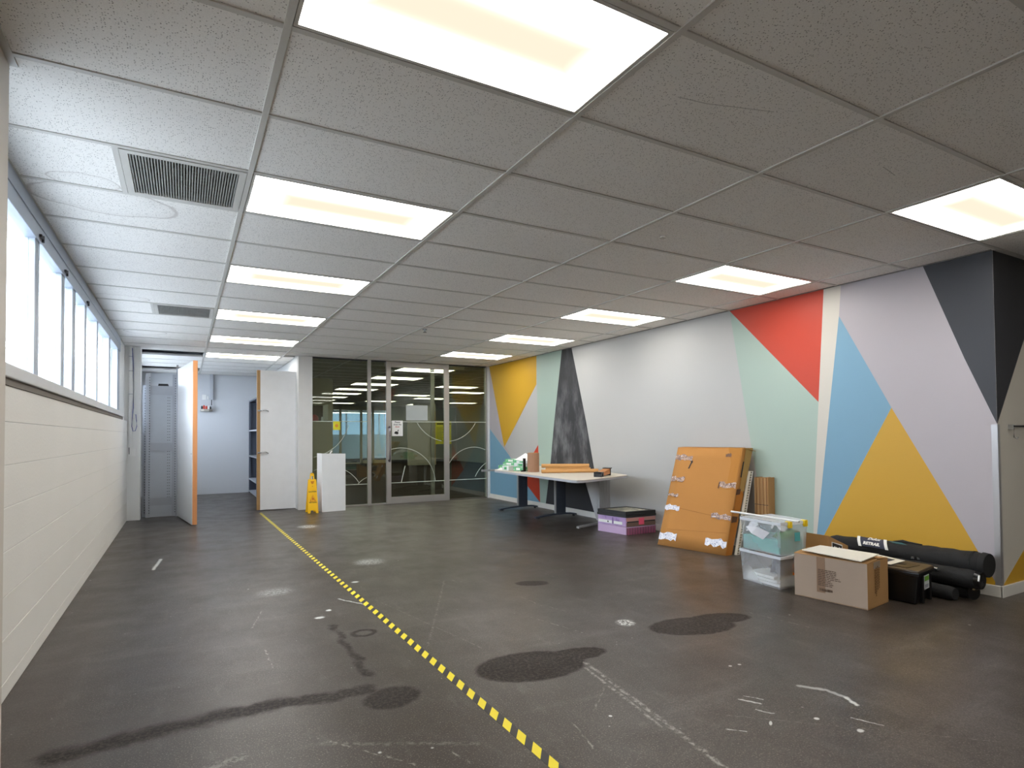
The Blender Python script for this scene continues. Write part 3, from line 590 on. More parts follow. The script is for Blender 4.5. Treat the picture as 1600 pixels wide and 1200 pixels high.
while z > 1.14: w = .11+random.random()*.08; mb.box((3.99, YB+.006, z), (3.99+w, YB+.0075, z+.006)); z -= .021
mb.build('print_lines', mat('olive_ink', (120, 116, 30), .7), s)
s = thing('yellow_sticker', 'small square yellow safety sticker on the left glass pane', 'sticker', (2.08, YB-.006, 1.36))
box('sheet', (2.02, YB-.0065, 1.36), (2.145, YB-.005, 1.51), YPAPER, s); MB().prism([(2.082+.03*math.cos(a*.628), YB-.007, 1.435+.03*math.sin(a*.628)) for a in range(10)], (0, -.0006, 0)).build('orange_disc', mat('orange_ink', (226, 150, 60), .6), s)

# ------------------------------------------------------------------ room beyond the glass
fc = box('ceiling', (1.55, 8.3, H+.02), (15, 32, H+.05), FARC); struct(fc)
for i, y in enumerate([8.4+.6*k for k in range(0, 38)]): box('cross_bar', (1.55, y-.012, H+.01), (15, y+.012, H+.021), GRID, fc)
for x in (2.4, 3.6, 4.8, 6.0, 7.2, 8.4, 9.6, 10.8): box('grid_bar', (x-.012, 8.3, H+.008), (x+.012, 31, H+.021), GRID, fc)
LFAR = G('far_diffuser'); em = LFAR.n('ShaderNodeEmission'); em.inputs[0].default_value = (1, .95, .82, 1); em.inputs[1].default_value = 6.0; LFAR.t.links.new(em.outputs[0], LFAR.out.inputs[0])
far = [(3.6, 9.0), (3.6, 10.8), (3.6, 12.6), (3.6, 14.4), (3.6, 16.2), (3.6, 18.0), (3.6, 19.8), (6.0, 9.0), (6.0, 12.6), (6.0, 16.2), (7.2, 14.4), (7.2, 17.6), (6.0, 19.8), (9.6, 16.2), (9.6, 19.8), (4.8, 21.6), (8.4, 21.6)]
cnt = {}
for x, y in far:
    cnt[x] = cnt.get(x, 0)+1
    cn = {3.6: 'in line with the mural-side ceiling lights', 6.0: 'in the middle ceiling row', 7.2: 'in the short staggered row', 9.6: 'in the rightmost row', 4.8: 'alone at the far end, left', 8.4: 'alone at the far end, right'}[x]
    t = thing('ceiling_light', '%s light seen through the glass, %s' % (ORD[cnt[x]-1].capitalize(), cn), 'ceiling light', (x+.6, y+.3, H), 'ceiling lights of the room beyond the glass')
    box('diffuser', (x+.03, y+.03, H-.002), (x+1.17, y+.57, H+.004), LFAR.m, t)
    MB().box((x, y, H-.004), (x+1.2, y+.03, H+.012)).box((x, y+.57, H-.004), (x+1.2, y+.6, H+.012)).box((x, y+.03, H-.004), (x+.03, y+.57, H+.012)).box((x+1.17, y+.03, H-.004), (x+1.2, y+.57, H+.012)).build('frame', GRID, t)
# left block with a recessed niche
nb = MB(); 
for a, b in (((1.55, 12.0, 0), (2.88, 12.7, 1.62)), ((1.55, 12.0, 2.02), (2.88, 12.7, H+.02)), ((2.77, 12.0, 1.62), (2.88, 12.7, 2.02)), ((1.55, 12.6, 1.62), (2.77, 12.7, 2.02))): nb.box(a, b)
nb = nb.build('wall_niche', FARW); struct(nb)
MB().box((1.56, 11.985, 1.57), (2.80, 12.0, 1.62)).box((2.765, 11.985, 1.57), (2.80, 12.0, 2.06)).box((1.56, 11.985, 2.02), (2.80, 12.0, 2.06)).build('niche_frame', FARW, nb, .002)
box('niche_lining', (1.56, 12.58, 1.622), (2.768, 12.598, 2.018), mat('brown_lining', (96, 72, 52), .7), nb)
o = MB().tube([(2.50, 12.25, 1.622), (2.50, 12.25, 1.70), (2.50, 12.25, 1.76), (2.50, 12.25, 1.78)], [.09, .10, .06, .02], 14).build('red_tub', mat('red_plastic', (176, 40, 34), .4), loc=(2.5, 12.25, 1.622)); tag(o, 'red rounded tub in the brown niche beyond the glass', 'tub')
o = MB().tube([(2.66, 12.15, 1.622), (2.66, 12.15, 1.72)], [.03, .022], 10).build('cream_cup', PAPER, loc=(2.66, 12.15, 1.622)); tag(o, 'small cream cup beside the red tub in the niche', 'cup')
# far walls
fw = box('wall_far', (8.3, 24.0, 0), (15, 24.2, H+.02), FARG); struct(fw); fw2 = box('wall_far', (11.7, 8.3, 0), (11.9, 24, H+.02), FARG); struct(fw2)
fw3 = box('wall_far', (1.4, 12.7, 0), (1.55, 32, H+.02), FARW); struct(fw3); fw5 = box('wall_far', (8.3, 20.9, 0), (9.3, 21.0, H+.02), FARW); struct(fw5)
fw6 = box('wall_far', (XR+.2, 8.2, 0), (15, 8.4, H+.02), FARG); struct(fw6); fw4 = box('wall_far', (1.4, 31.8, 0), (15, 32, 1.0), FARW); struct(fw4)
bs = box('baseboard_far', (8.3, 23.97, 0), (11.7, 24.0, .12), DARK); struct(bs)
fd = thing('door_4', 'cream door slab standing open in the far room', 'door', (8.15, 20.8, 0)); fd['kind'] = 'structure'
MB().box((7.95, 20.7, .02), (9.05, 20.75, 2.3)).build('slab', FARW, fd, .004); box('edge', (9.05, 20.69, .02), (9.2, 20.76, 2.3), mat('beige_edge', (196, 170, 132), .5), fd)
# glazed meeting room partition
gp = thing('window_4', 'far glazed partition with pale frames and frosted lower glass', 'window', (7, 24, 0)); gp['kind'] = 'structure'
for x in (5.2, 5.95, 6.9, 7.45, 8.25): box('frame_post', (x-.05, 23.96, 0), (x+.05, 24.04, H), FARW, gp)
box('top_rail', (1.6, 23.96, 2.45), (8.3, 24.04, H), FARW, gp); box('bottom_rail', (6.9, 23.96, 0), (8.3, 24.04, .15), FARW, gp); box('bottom_rail', (1.6, 23.96, 0), (6.9, 24.04, .05), FARW, gp)
box('pane', (1.6, 23.995, .05), (8.25, 24.005, 2.45), WGLASS, gp)
fw7 = thing('window_5', 'bright blue-white window at the very end of the far room', 'window', (6, 31.9, 1)); fw7['kind'] = 'structure'
for x in (2.2, 4.2, 6.2, 8.2, 10.2, 12.2): box('mullion', (x-.04, 31.85, 1.0), (x+.04, 31.95, H), WFRAME, fw7)
box('pane', (1.5, 31.89, 1.0), (15, 31.91, H), m_glass('blue_film_glass', (.20, .245, .28)), fw7)
lw = box('frosted_screen', (5.5, 30.0, 0), (11.5, 30.05, 1.35), mat('pale_blue_screen', (176, 196, 208), .4), loc=(8, 30, 0)); tag(lw, 'low pale blue screen before the far bright window', 'screen')

# ------------------------------------------------------------------ hazard tape on the floor
tp = MB().prism([(.795, 8.10, .0004), (.835, 8.08, .0004), (.965, -.6, .0004), (.918, -.6, .0004)], (0, 0, .0008)).build('striped_floor_tape', m_tape()); tag(tp, 'yellow and black striped tape running down the floor', 'tape')

# ------------------------------------------------------------------ white folded board and wet floor sign
bd = thing('folded_board', 'white foam board folded upright against the glass partition', 'board', (1.9, 7.8, 0))
MB().prism([(1.695, 7.95, 0), (1.715, 7.655, 0), (1.722, 7.655, 0), (1.703, 7.952, 0)], (0, 0, .965)).build('side_flap', WPLAST, bd)
MB().hexa([(1.722, 7.655, 0), (2.115, 7.70, .0), (2.113, 7.712, .0), (1.72, 7.667, 0), (1.722, 7.655, .965), (2.115, 7.70, .955), (2.113, 7.712, .955), (1.72, 7.667, .965)]).build('front_panel', WPLAST, bd, .002)
MB().hexa([(1.84, 7.70, .95), (1.86, 7.70, .95), (1.86, 7.71, .95), (1.84, 7.71, .95), (1.875, 7.70, 1.01), (1.90, 7.70, 1.005), (1.90, 7.71, 1.005), (1.875, 7.71, 1.01)]).build('tape_tab', PAPER, bd)
YS = mat('yellow_sign_plastic', (246, 190, 14), .35)
sg = thing('wet_floor_sign', 'yellow folding wet floor sign beside the white board', 'sign', (1.57, 7.6, 0))
def panel(yb, yt, nm, thick):
    P = lambda x, z: (1.565+x, yb+(yt-yb)*z/.60, z)
    outline = [(-.085, 0), (-.045, 0), (-.035, .045), (.035, .045), (.045, 0), (.085, 0), (.062, .545), (-.062, .545)]
    MB().prism([P(x, z) for x, z in outline], (0, thick, 0)).build(nm, YS, sg, .002)
    MB().prism([P(x, z) for x, z in ((-.035, .545), (-.022, .545), (-.016, .60), (.016, .60), (.022, .545), (.035, .545), (.03, .625), (.018, .65), (-.018, .65), (-.03, .625))], (0, thick, 0)).build('handle', YS, sg)
panel(7.60, 7.69, 'front_leaf', .012); panel(7.80, 7.70, 'rear_leaf', .012)
MB().prism([(1.64, 7.60, .03), (1.648, 7.80, .03), (1.628, 7.715, .54), (1.624, 7.69, .54)], (.003, 0, 0)).build('side_web', mat('amber_web', (206, 140, 10), .5), sg)
def onsign(x, z): return Vector((1.565+x, 7.60+.09*z/.60-.0015, z))
SM = lambda x, z: frame(onsign(x, z), (1, 0, 0), (0, .15, 1))
text('lettering', 'CAUTION', .027, SM(-.002, .345), INK, sg, .001); text('lettering', 'WET FLOOR', .021, SM(-.002, .172), INK, sg, .001)
tri = lambda s: [onsign(-.045*s, .19+.02*(1-s)), onsign(.045*s, .19+.02*(1-s)), onsign(0, .30-.02*(1-s))]
mbs = MB(); o_, i_ = tri(1.0), tri(.78)
for k in range(3): mbs.prism([o_[k], o_[(k+1) % 3], i_[(k+1) % 3], i_[k]], (0, -.001, 0))
mbs.build('warning_triangle', REDINK, sg)
MB().prism([onsign(*q) for q in ((-.012, .20), (.004, .225), (.016, .205), (.02, .212), (.007, .245), (-.002, .255), (-.008, .235))], (0, -.001, 0)).prism([onsign(-.004+.006*math.cos(a), .262+.006*math.sin(a)) for a in [i*.785 for i in range(8)]], (0, -.001, 0)).build('slipping_figure', REDINK, sg)
MB().prism([onsign(*q) for q in ((-.03, .515), (.03, .515), (.012, .47), (-.012, .47))], (0, -.001, 0)).prism([onsign(*q) for q in ((-.008, .44), (.008, .44), (0, .42))], (0, -.001, 0)).build('moulded_mark', mat('amber_print', (200, 120, 20), .5), sg)

# ------------------------------------------------------------------ desks along the mural
dk = thing('office_desk', 'long pale office desk with steel T-legs against the mural', 'desk', (4.5, 5, 0))
top = [(3.90, 5.72), (3.875, 5.66), (3.695, 3.47), (3.72, 3.40), (3.80, 3.385), (4.74, 3.70), (4.82, 3.80), (5.10, 4.80), (5.10, 6.95), (5.0, 6.95)]
ztop = .718
MB().prism([(x, y, ztop-.006) for x, y in top], (0, 0, .006)).build('desktop', TOPM, dk)
cx = sum(p[0] for p in top)/len(top); cy = sum(p[1] for p in top)/len(top)
MB().prism([(cx+(x-cx)*.9985, cy+(y-cy)*.9985, ztop-.032) for x, y in top], (0, 0, .026)).build('edge_band', EDGE, dk)
for i, y in enumerate((6.34, 5.24, 4.20)):
    dk_l = MB()
    MB().box((4.69, y-.02, .05), (4.86, y+.02, .686)).box((4.715, y-.024, .08), (4.72, y-.02, .67)).box((4.745, y-.024, .08), (4.75, y-.02, .67)).box((4.795, y-.024, .08), (4.80, y-.02, .67)).box((4.825, y-.024, .08), (4.83, y-.02, .67)).build('leg', LEGM if i < 2 else LEGL, dk, .003)
    box('leg_lit_side', (4.675, y-.02, .05), (4.69, y+.02, .686), LEGL, dk)  # paler strip paints in the lit narrow face of the post
    sec = []
    xs = [4.32, 4.36, 4.5, 4.69, 4.86, 4.98, 5.06]; tz = [.028, .034, .048, .060, .060, .05, .036]
    mb = MB()
    for a in range(len(xs)-1):
        mb.hexa([(xs[a], y-.028, tz[a]-.024), (xs[a+1], y-.028, tz[a+1]-.024), (xs[a+1], y+.028, tz[a+1]-.024), (xs[a], y+.028, tz[a]-.024), (xs[a], y-.028, tz[a]), (xs[a+1], y-.028, tz[a+1]), (xs[a+1], y+.028, tz[a+1]), (xs[a], y+.028, tz[a])])
    mb.build('foot', LEGM if i < 2 else LEGL, dk)
    MB().tube([(4.38, y, 0), (4.38, y, .03)], .02, 12).build('glide', BLACKP, dk); MB().tube([(5.02, y, 0), (5.02, y, .035)], .02, 12).build('glide', BLACKP, dk)
    box('arm', (4.0, y-.02, .655), (5.05, y+.02, .686), LEGL, dk)
MB().box((4.86, 4.22, .60), (4.885, 6.32, .66)).build('cable_beam', LEGL, dk); MB().prism([(4.675, 4.22, .62), (4.60, 4.40, .62), (4.672, 4.24, .08), (4.69, 4.22, .08)], (0, .004, 0)).build('leg_lit_side', LEGL, dk)  # slanted strip stands for the lit narrow face of the last post
# things on the desk
zt = ztop+.001
GREENB = m_marble('green_print_carton', (60, 160, 96), (120, 196, 140), (220, 230, 224), 14)
def carton(x, y, z, w, d, h, rot, m, label):
    R_ = Matrix.Translation((x, y, z)) @ Matrix.Rotation(rot, 4, 'Z')
    t = thing('flat_carton', label, 'box', (x, y, z), 'cartons on the desk'); mb = MB().box((-w/2, -d/2, 0), (w/2, d/2, h), R_); mb.build('body', m, t, .003)
    MB().box((-w/2-.002, -d/2*.4, h*.2), (w/2+.002, d/2*.4, h*.8), R_).build('label_band', PAPER if m is GREENB else GREENB, t); return t
GP = mat('green_sleeve', (96, 176, 116), .5); LG = mat('pale_white_carton', (216, 220, 218), .5)
carton(4.26, 5.86, zt, .24, .30, .055, .3, GREENB, 'green printed carton, lowest of the left stack on the desk')
carton(4.27, 5.76, zt+.057, .22, .28, .05, .2, GREENB, 'green printed carton in the middle of the left stack on the desk')
carton(4.29, 5.74, zt+.109, .23, .26, .045, .25, GREENB, 'green printed carton on top of the left stack on the desk')
carton(4.06, 5.53, zt, .20, .13, .065, .3, LG, 'white square carton at the front edge of the desk')
carton(4.13, 5.27, zt, .20, .20, .06, .25, GREENB, 'green and white carton beside the upright brown tube')
carton(4.19, 5.30, zt+.063, .22, .25, .05, .25, LG, 'white carton stacked above the green carton near the brown tube')
carton(4.21, 5.29, zt+.115, .2, .24, .03, .15, LG, 'thin white carton topmost of the right stack on the desk')
mb = MB(); pts = [(4.12, 5.28), (4.35, 5.2), (4.42, 5.42), (4.3, 5.62), (4.15, 5.55)]
mb.add([(x, y, zt+.150) for x, y in pts]+[(4.27, 5.42, zt+.255), (4.22, 5.5, zt+.20)], [(0, 1, 5), (1, 2, 5), (2, 3, 5), (3, 4, 6), (4, 0, 6), (0, 5, 6), (3, 6, 5), (0, 4, 3, 2, 1)])
o = mb.build('crumpled_paper', PAPER, loc=(4.27, 5.4, zt+.15)); tag(o, 'crumpled white paper heaped on top of the desk cartons', 'paper')
mb = MB(); mb.add([(3.93, 5.70, zt), (4.0, 5.62, zt), (4.1, 5.74, zt), (4.06, 5.86, zt), (4.02, 5.74, zt+.03)], [(0, 1, 4), (1, 2, 4), (2, 3, 4), (3, 0, 4), (0, 3, 2, 1)])
o = mb.build('crumpled_paper', PAPER, loc=(4.1, 5.85, zt)); tag(o, 'loose white paper at the far left end of the desk', 'paper')
sb = thing('brown_tube_box', 'upright brown cardboard tube standing on the desk', 'tube', (4.12, 4.95, zt))
MB().prism([(4.13+.085*math.cos(a*.3927), 4.98+.085*math.sin(a*.3927), zt) for a in range(16)], (0, 0, .268)).build('body', m_card('rose_brown_card', (168, 128, 100)), sb); MB().tube([(4.13, 4.98, zt+.268), (4.13, 4.98, zt+.272)], .08, 16).build('lid', CARD, sb)
o = MB().box((4.04, 5.09, zt), (4.07, 5.12, zt+.19)).box((4.0, 5.09, zt), (4.07, 5.12, zt+.02)).build('dark_bracket', BLACKP, loc=(4.05, 5.1, zt)); tag(o, 'thin black bracket standing beside the brown tube', 'bracket')
KR = m_card('kraft_tube', (214, 160, 98))
def roll(a, b, r, label):
    t = thing('cardboard_tube', label, 'tube', ((a[0]+b[0])/2, (a[1]+b[1])/2, zt), 'kraft tubes lying on the desk')
    a = Vector(a); b = Vector(b); d = (b-a).normalized()
    MB().tube([a, b], r, 18, caps=False).tube([a, b], r*.86, 18, caps=False).build('shell', KR, t)
    MB().tube([b-d*.02, b-d*.015], r*.86, 18).tube([a+d*.02, a+d*.025], r*.86, 18).build('shaded_end_plug', mat('tube_shadow_card', (120, 82, 50), .9), t)  # discs coloured dark to stand for the shaded inside of the tube
roll((4.23, 4.92, zt+.085), (4.80, 4.56, zt+.085), .027, 'upper kraft tube resting across two others')
roll((4.06, 4.66, zt+.026), (4.80, 4.36, zt+.026), .025, 'kraft tube nearest the desk front edge')
roll((4.34, 4.98, zt+.027), (4.90, 4.66, zt+.027), .026, 'rear kraft tube nearest the wall, under the upper one')
wb = thing('tape_gun', 'small brown block with black ends at the right end of the desk', 'tool', (4.45, 3.8, zt))
R_ = frame((4.40, 3.77, zt), (.62, .40, 0), (-.40, .62, 0))
MB().hexa([(-.09, -.05, .012), (.15, -.05, .02), (.15, .05, .02), (-.09, .05, .012), (-.10, -.045, .055), (.16, -.045, .085), (.16, .045, .085), (-.10, .045, .055)], R_).build('block', m_wood('brown_block', (176, 112, 62), (200, 138, 84)), wb, .003)
MB().box((-.20, -.05, 0), (-.17, .05, .06), R_).box((-.14, -.05, 0), (-.11, .05, .055), R_).box((-.2, -.05, .045), (-.11, .05, .06), R_).box((-.2, -.02, 0), (-.11, .02, .008), R_).build('end_bracket', BLACKP, wb)
MB().box((.17, -.05, 0), (.185, .05, .095), R_).box((.15, -.05, .085), (.23, .05, .095), R_).build('end_bracket', BLACKP, wb)

# ------------------------------------------------------------------ pink and lilac cartons with framed pictures on top
a0, a1, a2 = Vector((4.525, 3.49, 0)), Vector((4.455, 3.945, 0)), Vector((5.0, 3.475, 0))
ux, uy = (a2-a0), (a1-a0)
def slab(nm, z0, z1, grow, m, par, bev=.004, sx=0, sy=0):
    g_ = grow; o = a0+ux*(-g_+sx)+uy*(-g_+sy); X = ux*(1+2*g_); Y = uy*(1+2*g_)
    return MB().hexa([o+Vector((0,0,z0)), o+X+Vector((0,0,z0)), o+X+Y+Vector((0,0,z0)), o+Y+Vector((0,0,z0)), o+Vector((0,0,z1)), o+X+Vector((0,0,z1)), o+X+Y+Vector((0,0,z1)), o+Y+Vector((0,0,z1))]).build(nm, m, par, bev)
LIL = m_marble('lilac_printed_card', (196, 166, 206), (176, 148, 196), (150, 120, 178), 5); LILP = mat('pink_lilac_card', (196, 168, 200), .6); ROSE = mat('dusty_pink_card', (202, 150, 142), .7); MAG = mat('magenta_tray', (160, 52, 92), .6); MAGD = mat('dark_magenta', (110, 26, 58), .6)
c1 = thing('lilac_carton', 'pink-lilac flat carton with magenta ribbed side, bottom of the stack', 'box', (4.5, 3.5, 0), 'lilac cartons on the floor')
slab('body', .001, .098, 0, LILP, c1)
n = 22
for i in range(n):
    p = a0+ux*((i+.6)/(n+.6)); q = a0+ux*((i+1.1)/(n+.6)); off = Vector((0, -.004, 0))
    MB().hexa([p+off, q+off, q, p, p+off+Vector((0,0,.085)), q+off+Vector((0,0,.085)), q+Vector((0,0,.085)), p+Vector((0,0,.085))]).build('rib', MAG if i % 2 else MAGD, c1)
c2 = thing('lilac_carton', 'lilac carton with white label and pink sticky note, middle of the stack', 'box', (4.5, 3.5, .1), 'lilac cartons on the floor')
slab('body', .10, .212, -.004, LIL, c2)
nf = Vector((0, -.0035, 0)); nl = Vector((-.004, 0, 0))
def onfront(u0, u1, z0, z1, m, nm, par, d=1.0):
    p, q = a0+ux*u0, a0+ux*u1; k = nf*d
    return MB().hexa([p+k+Vector((0,0,z0)), q+k+Vector((0,0,z0)), q+Vector((0,0,z0)), p+Vector((0,0,z0)), p+k+Vector((0,0,z1)), q+k+Vector((0,0,z1)), q+Vector((0,0,z1)), p+Vector((0,0,z1))]).build(nm, m, par)
def onleft(u0, u1, z0, z1, m, nm, par, d=1.0):
    p, q = a0+uy*u0, a0+uy*u1; k = nl*d
    return MB().hexa([p+Vector((0,0,z0)), p+k+Vector((0,0,z0)), q+k+Vector((0,0,z0)), q+Vector((0,0,z0)), p+Vector((0,0,z1)), p+k+Vector((0,0,z1)), q+k+Vector((0,0,z1)), q+Vector((0,0,z1))]).build(nm, m, par)
onfront(.02, .99, .165, .21, ROSE, 'upper_flap', c2); onfront(.02, .99, .102, .15, mat('taupe_card', (120, 96, 84), .8), 'inner_flap', c2); onfront(.04, .98, .150, .165, HOLE, 'slit', c2)
onfront(.42, .60, .118, .198, mat('hot_pink_note', (246, 96, 128), .6), 'sticky_note', c2, 1.8)
onleft(.12, .42, .122, .158, PAPER, 'label', c2, .8); onleft(.48, .97, .122, .158, PAPER, 'label', c2, .8); onleft(.44, .47, .12, .20, mat('violet_mark', (130, 100, 160), .6), 'print_mark', c2, .6); onleft(.6, .64, .13, .15, INK, 'print_mark', c2, 1)
FRB = mat('black_picture_frame', (42, 42, 42), .45)
def pframe(z0, z1, g_, label, art):
    t = thing('picture_frame', label, 'picture', (4.7, 3.7, z0), 'picture frames on the lilac cartons'); o_ = a0+ux*(-g_)+uy*(-g_); X = ux*(1+2*g_); Y = uy*(1+2*g_)
    def q(u, v, z): return o_+X*u+Y*v+Vector((0, 0, z))
    w = .085; mb = MB()
    for (u0, v0, u1, v1) in ((0, 0, 1, w), (0, 1-w, 1, 1), (0, w, w, 1-w), (1-w, w, 1, 1-w)):
        mb.hexa([q(u0,v0,z0), q(u1,v0,z0), q(u1,v1,z0), q(u0,v1,z0), q(u0,v0,z1), q(u1,v0,z1), q(u1,v1,z1), q(u0,v1,z1)])
    mb.build('frame', FRB, t, .002)
    m0 = MB().hexa([q(w,w,z0+.002), q(1-w,w,z0+.002), q(1-w,1-w,z0+.002), q(w,1-w,z0+.002), q(w,w,z1-.006), q(1-w,w,z1-.006), q(1-w,1-w,z1-.006), q(w,1-w,z1-.006)]).build('picture', art, t)
    return t
ART = m_marble('pale_abstract_print', (150, 148, 128), (206, 200, 178), (96, 96, 84), 5)
pframe(.214, .244, .012, 'black framed picture, lower of the two on the cartons', ART); pframe(.246, .286, .004, 'black framed picture with mottled pale print, top of the stack', ART)

# ------------------------------------------------------------------ big leaning flat cardboard package
cp = thing('cardboard_package', 'large worn flat cardboard package leaning on the wall', 'box', (4.6, 2.5, 0))
BL, BR, TR_, TL = Vector((4.42, 2.85, .002)), Vector((4.57, 2.06, .002)), Vector((4.925, 2.105, 1.09)), Vector((4.90, 2.985, 1.085))
nn = (BR-BL).cross(TL-BL).normalized()
if nn.x > 0: nn = -nn
th = Vector((.145, .01, .0)); thb = Vector((.10, .004, 0))
def fp(u, v, w=0): # point on front face: u along bottom, v up
    a = BL.lerp(BR, u); b = TL.lerp(TR_, u); return a.lerp(b, v)+nn*w
mb = MB(); N_ = 8; idx = lambda i, j: i*(N_+1)+j
vs = [BL.lerp(BR, i/N_).lerp(TL.lerp(TR_, i/N_), j/N_) for i in range(N_+1) for j in range(N_+1)]; vb = [(BL+thb).lerp(BR+thb, i/N_).lerp((TL+th).lerp(TR_+th, i/N_), j/N_) for i in range(N_+1) for j in range(N_+1)]; o_n = len(vs)
fs = [(idx(i, j), idx(i+1, j), idx(i+1, j+1), idx(i, j+1)) for i in range(N_) for j in range(N_)]; fs += [tuple(o_n+k for k in f[::-1]) for f in fs]
for k in range(N_):
    for (p_, q_) in ((idx(k, 0), idx(k+1, 0)), (idx(k, N_), idx(k+1, N_)), (idx(0, k), idx(0, k+1)), (idx(N_, k), idx(N_, k+1))): fs.append((p_, q_, o_n+q_, o_n+p_))
mb.add(vs+vb, fs, True); ob_ = mb.build('carton', CARDT, cp)
for p_ in ob_.data.polygons: p_.use_smooth = len(p_.vertices) == 4 and max(abs(p_.normal.x), 0) > .7
def patch(nm, poly, m, w=.0025, thick=.0012): return MB().prism([fp(u, v, w) for u, v in poly], tuple(nn*thick)).build(nm, m, cp)
patch('corner_flap', [(.86, .60), (.985, .60), (.985, .995), (.80, .995), (.87, .86)], CARDD, .0015)
patch('crease', [(.1, .385), (.97, .325), (.97, .329), (.1, .389)], mat('crease_brown', (150, 100, 50), .9), .001)
patch('crease', [(.1, .16), (.97, .20), (.97, .202), (.1, .162)], mat('crease_brown', (150, 100, 50), .9), .001)
TAPEM = m_marble('torn_clear_tape', (190, 160, 140), (120, 92, 84), (236, 232, 236), 30); TAPEW = m_marble('torn_white_tape', (232, 232, 238), (206, 208, 220), (110, 120, 150), 24)
def jag(u0, u1, v0, v1, n=7, seed=1):
    r = random.Random(seed); up = []; lo = []
    for i in range(n+1):
        u = u0+(u1-u0)*i/n; up.append((u, v1-(v1-v0)*.35*r.random())); lo.append((u, v0+(v1-v0)*.35*r.random()))
    return lo+up[::-1]
for i, (u0, u1, v0, v1, m) in enumerate([(.0, .28, .855, .93, TAPEM), (.0, .22, .635, .70, TAPEM), (.0, .17, .48, .525, TAPEM), (.0, .23, .335, .41, TAPEW), (.0, .27, .05, .135, TAPEW), (.75, .99, .605, .675, TAPEM), (.72, .995, .31, .375, TAPEM), (.70, .995, .055, .155, TAPEW), (.78, .86, .905, .95, mat('smudged_label', (120, 90, 72), .8))]):
    o = patch('tape_remnant', jag(u0, u1, v0, v1, seed=i+3), m, .004)
patch('tear', [(.24, .78), (.27, .85), (.255, .86), (.285, .87), (.30, .85), (.28, .83), (.26, .78)], HOLE, .002); patch('tape_end', [(.745, .61), (.76, .60), (.768, .66), (.75, .66)], mat('dark_brown_tape', (90, 60, 40), .8), .0055)
sd = lambda v, w: BR.lerp(TR_, v)+Vector(((thb.x+(th.x-thb.x)*v)*w, 0, 0))
def side(nm, poly, m, off=-.003): return MB().prism([sd(v, w)+Vector((0, off, 0)) for v, w in poly], (0, -.0012, 0)).build(nm, m, cp)
side('side_flap', [(.0, .05), (.0, .95), (.33, .95), (.36, .05)], m_card('side_brown', (186, 116, 40))); side('side_flap', [(.40, .1), (.40, .95), (.56, .95), (.62, .1)], m_card('side_brown', (186, 116, 40)), -.004)
side('side_flap', [(.60, .35), (.58, .98), (1.0, 1.05), (1.0, .30)], m_card('olive_flap', (168, 134, 76))); side('slit', [(.72, .22), (.72, .34), (.87, .34), (.87, .22)], HOLE, -.004)
side('tape_remnant', [(.555, 0), (.56, .5), (.61, .5), (.61, 0)], mat('dark_brown_tape', (90, 60, 40), .8), -.006); side('tape_remnant', [(.30, 0), (.30, .7), (.35, .75), (.36, 0)], mat('dark_brown_tape', (90, 60, 40), .8), -.006)
MB().prism([TR_+Vector((.02, -.002, .0)), TR_+Vector((.16, -.03, -.035)), TR_+Vector((.15, .12, .0)), TR_+Vector((.03, .2, .004))], (0, 0, .004)).build('top_flap', m_card('olive_flap', (168, 134, 76)), cp)
MB().prism([fp(.0, 1.0)+Vector((0, 0, .002)), fp(.93, 1.0)+Vector((0, 0, .002)), fp(.93, 1)+Vector((.12, 0, .003)), fp(0, 1)+Vector((.12, 0, .003))], (0, 0, .003)).build('top_flap', CARDD, cp)

# perforated white strip
ps = thing('perforated_strip', 'white perforated metal panel leaning behind the cardboard package', 'panel', (4.8, 2.04, 0))
b0, b1 = Vector((4.70, 2.025, .002)), Vector((4.99, 2.07, .845)); wv = Vector((.055, .012, 0))
MB().hexa([b0, b0+wv, b0+wv+Vector((0, .03, 0)), b0+Vector((0, .03, 0)), b1, b1+wv, b1+wv+Vector((0, .03, 0)), b1+Vector((0, .03, 0))]).build('panel', mat('cream_steel', (214, 208, 190), .5), ps)
mb = MB()
for i in range(32):
    for j in (.25, .6):
        c = b0.lerp(b1, (i+.5)/32)+wv*j+Vector((0, -.001, 0)); r = .0065
        mb.add([c+Vector((r*math.cos(a*1.047), 0, r*math.sin(a*1.047))) for a in range(6)], [(0, 1, 2, 3, 4, 5)])
o = mb.build('hole', HOLE, ps); o['kind'] = 'stuff'; MB().hexa([b0+wv*.85+Vector((0,-.004,0)), b0+wv+Vector((0,-.004,0)), b0+wv, b0+wv*.85, b1+wv*.85+Vector((0,-.004,0)), b1+wv+Vector((0,-.004,0)), b1+wv, b1+wv*.85]).build('lip', WPLAST, ps)
# bundle of flat-packed cartons standing against the wall
SHT = [m_card('kraft_sheet_a', (176, 132, 84)), m_card('kraft_sheet_b', (150, 108, 66)), m_card('kraft_sheet_c', (196, 156, 108))]
for i in range(12):
    x = 4.955+i*.0138; dz = random.uniform(-.008, .006); y0 = 1.935+i*.004+random.uniform(-.004, .004)
    y0 = 1.885+i*.0138; t = thing('flat_packed_carton', 'flattened brown carton, %s from the camera side of the upright bundle' % (ORD+['eleventh', 'twelfth'])[i] if i else 'flattened brown carton at the camera side of the upright bundle', 'carton', (5.02, y0, 0), 'flattened cartons standing behind the plastic tubs')
    xo = 5.018+random.uniform(-.004, .004); box('sheet', (xo, y0, .001), (5.118, y0+.0118, .785+dz), SHT[i % 3], t); box('fold', (xo-.0008, y0+.001, .50), (xo, y0+.0108, .506), HOLE, t)

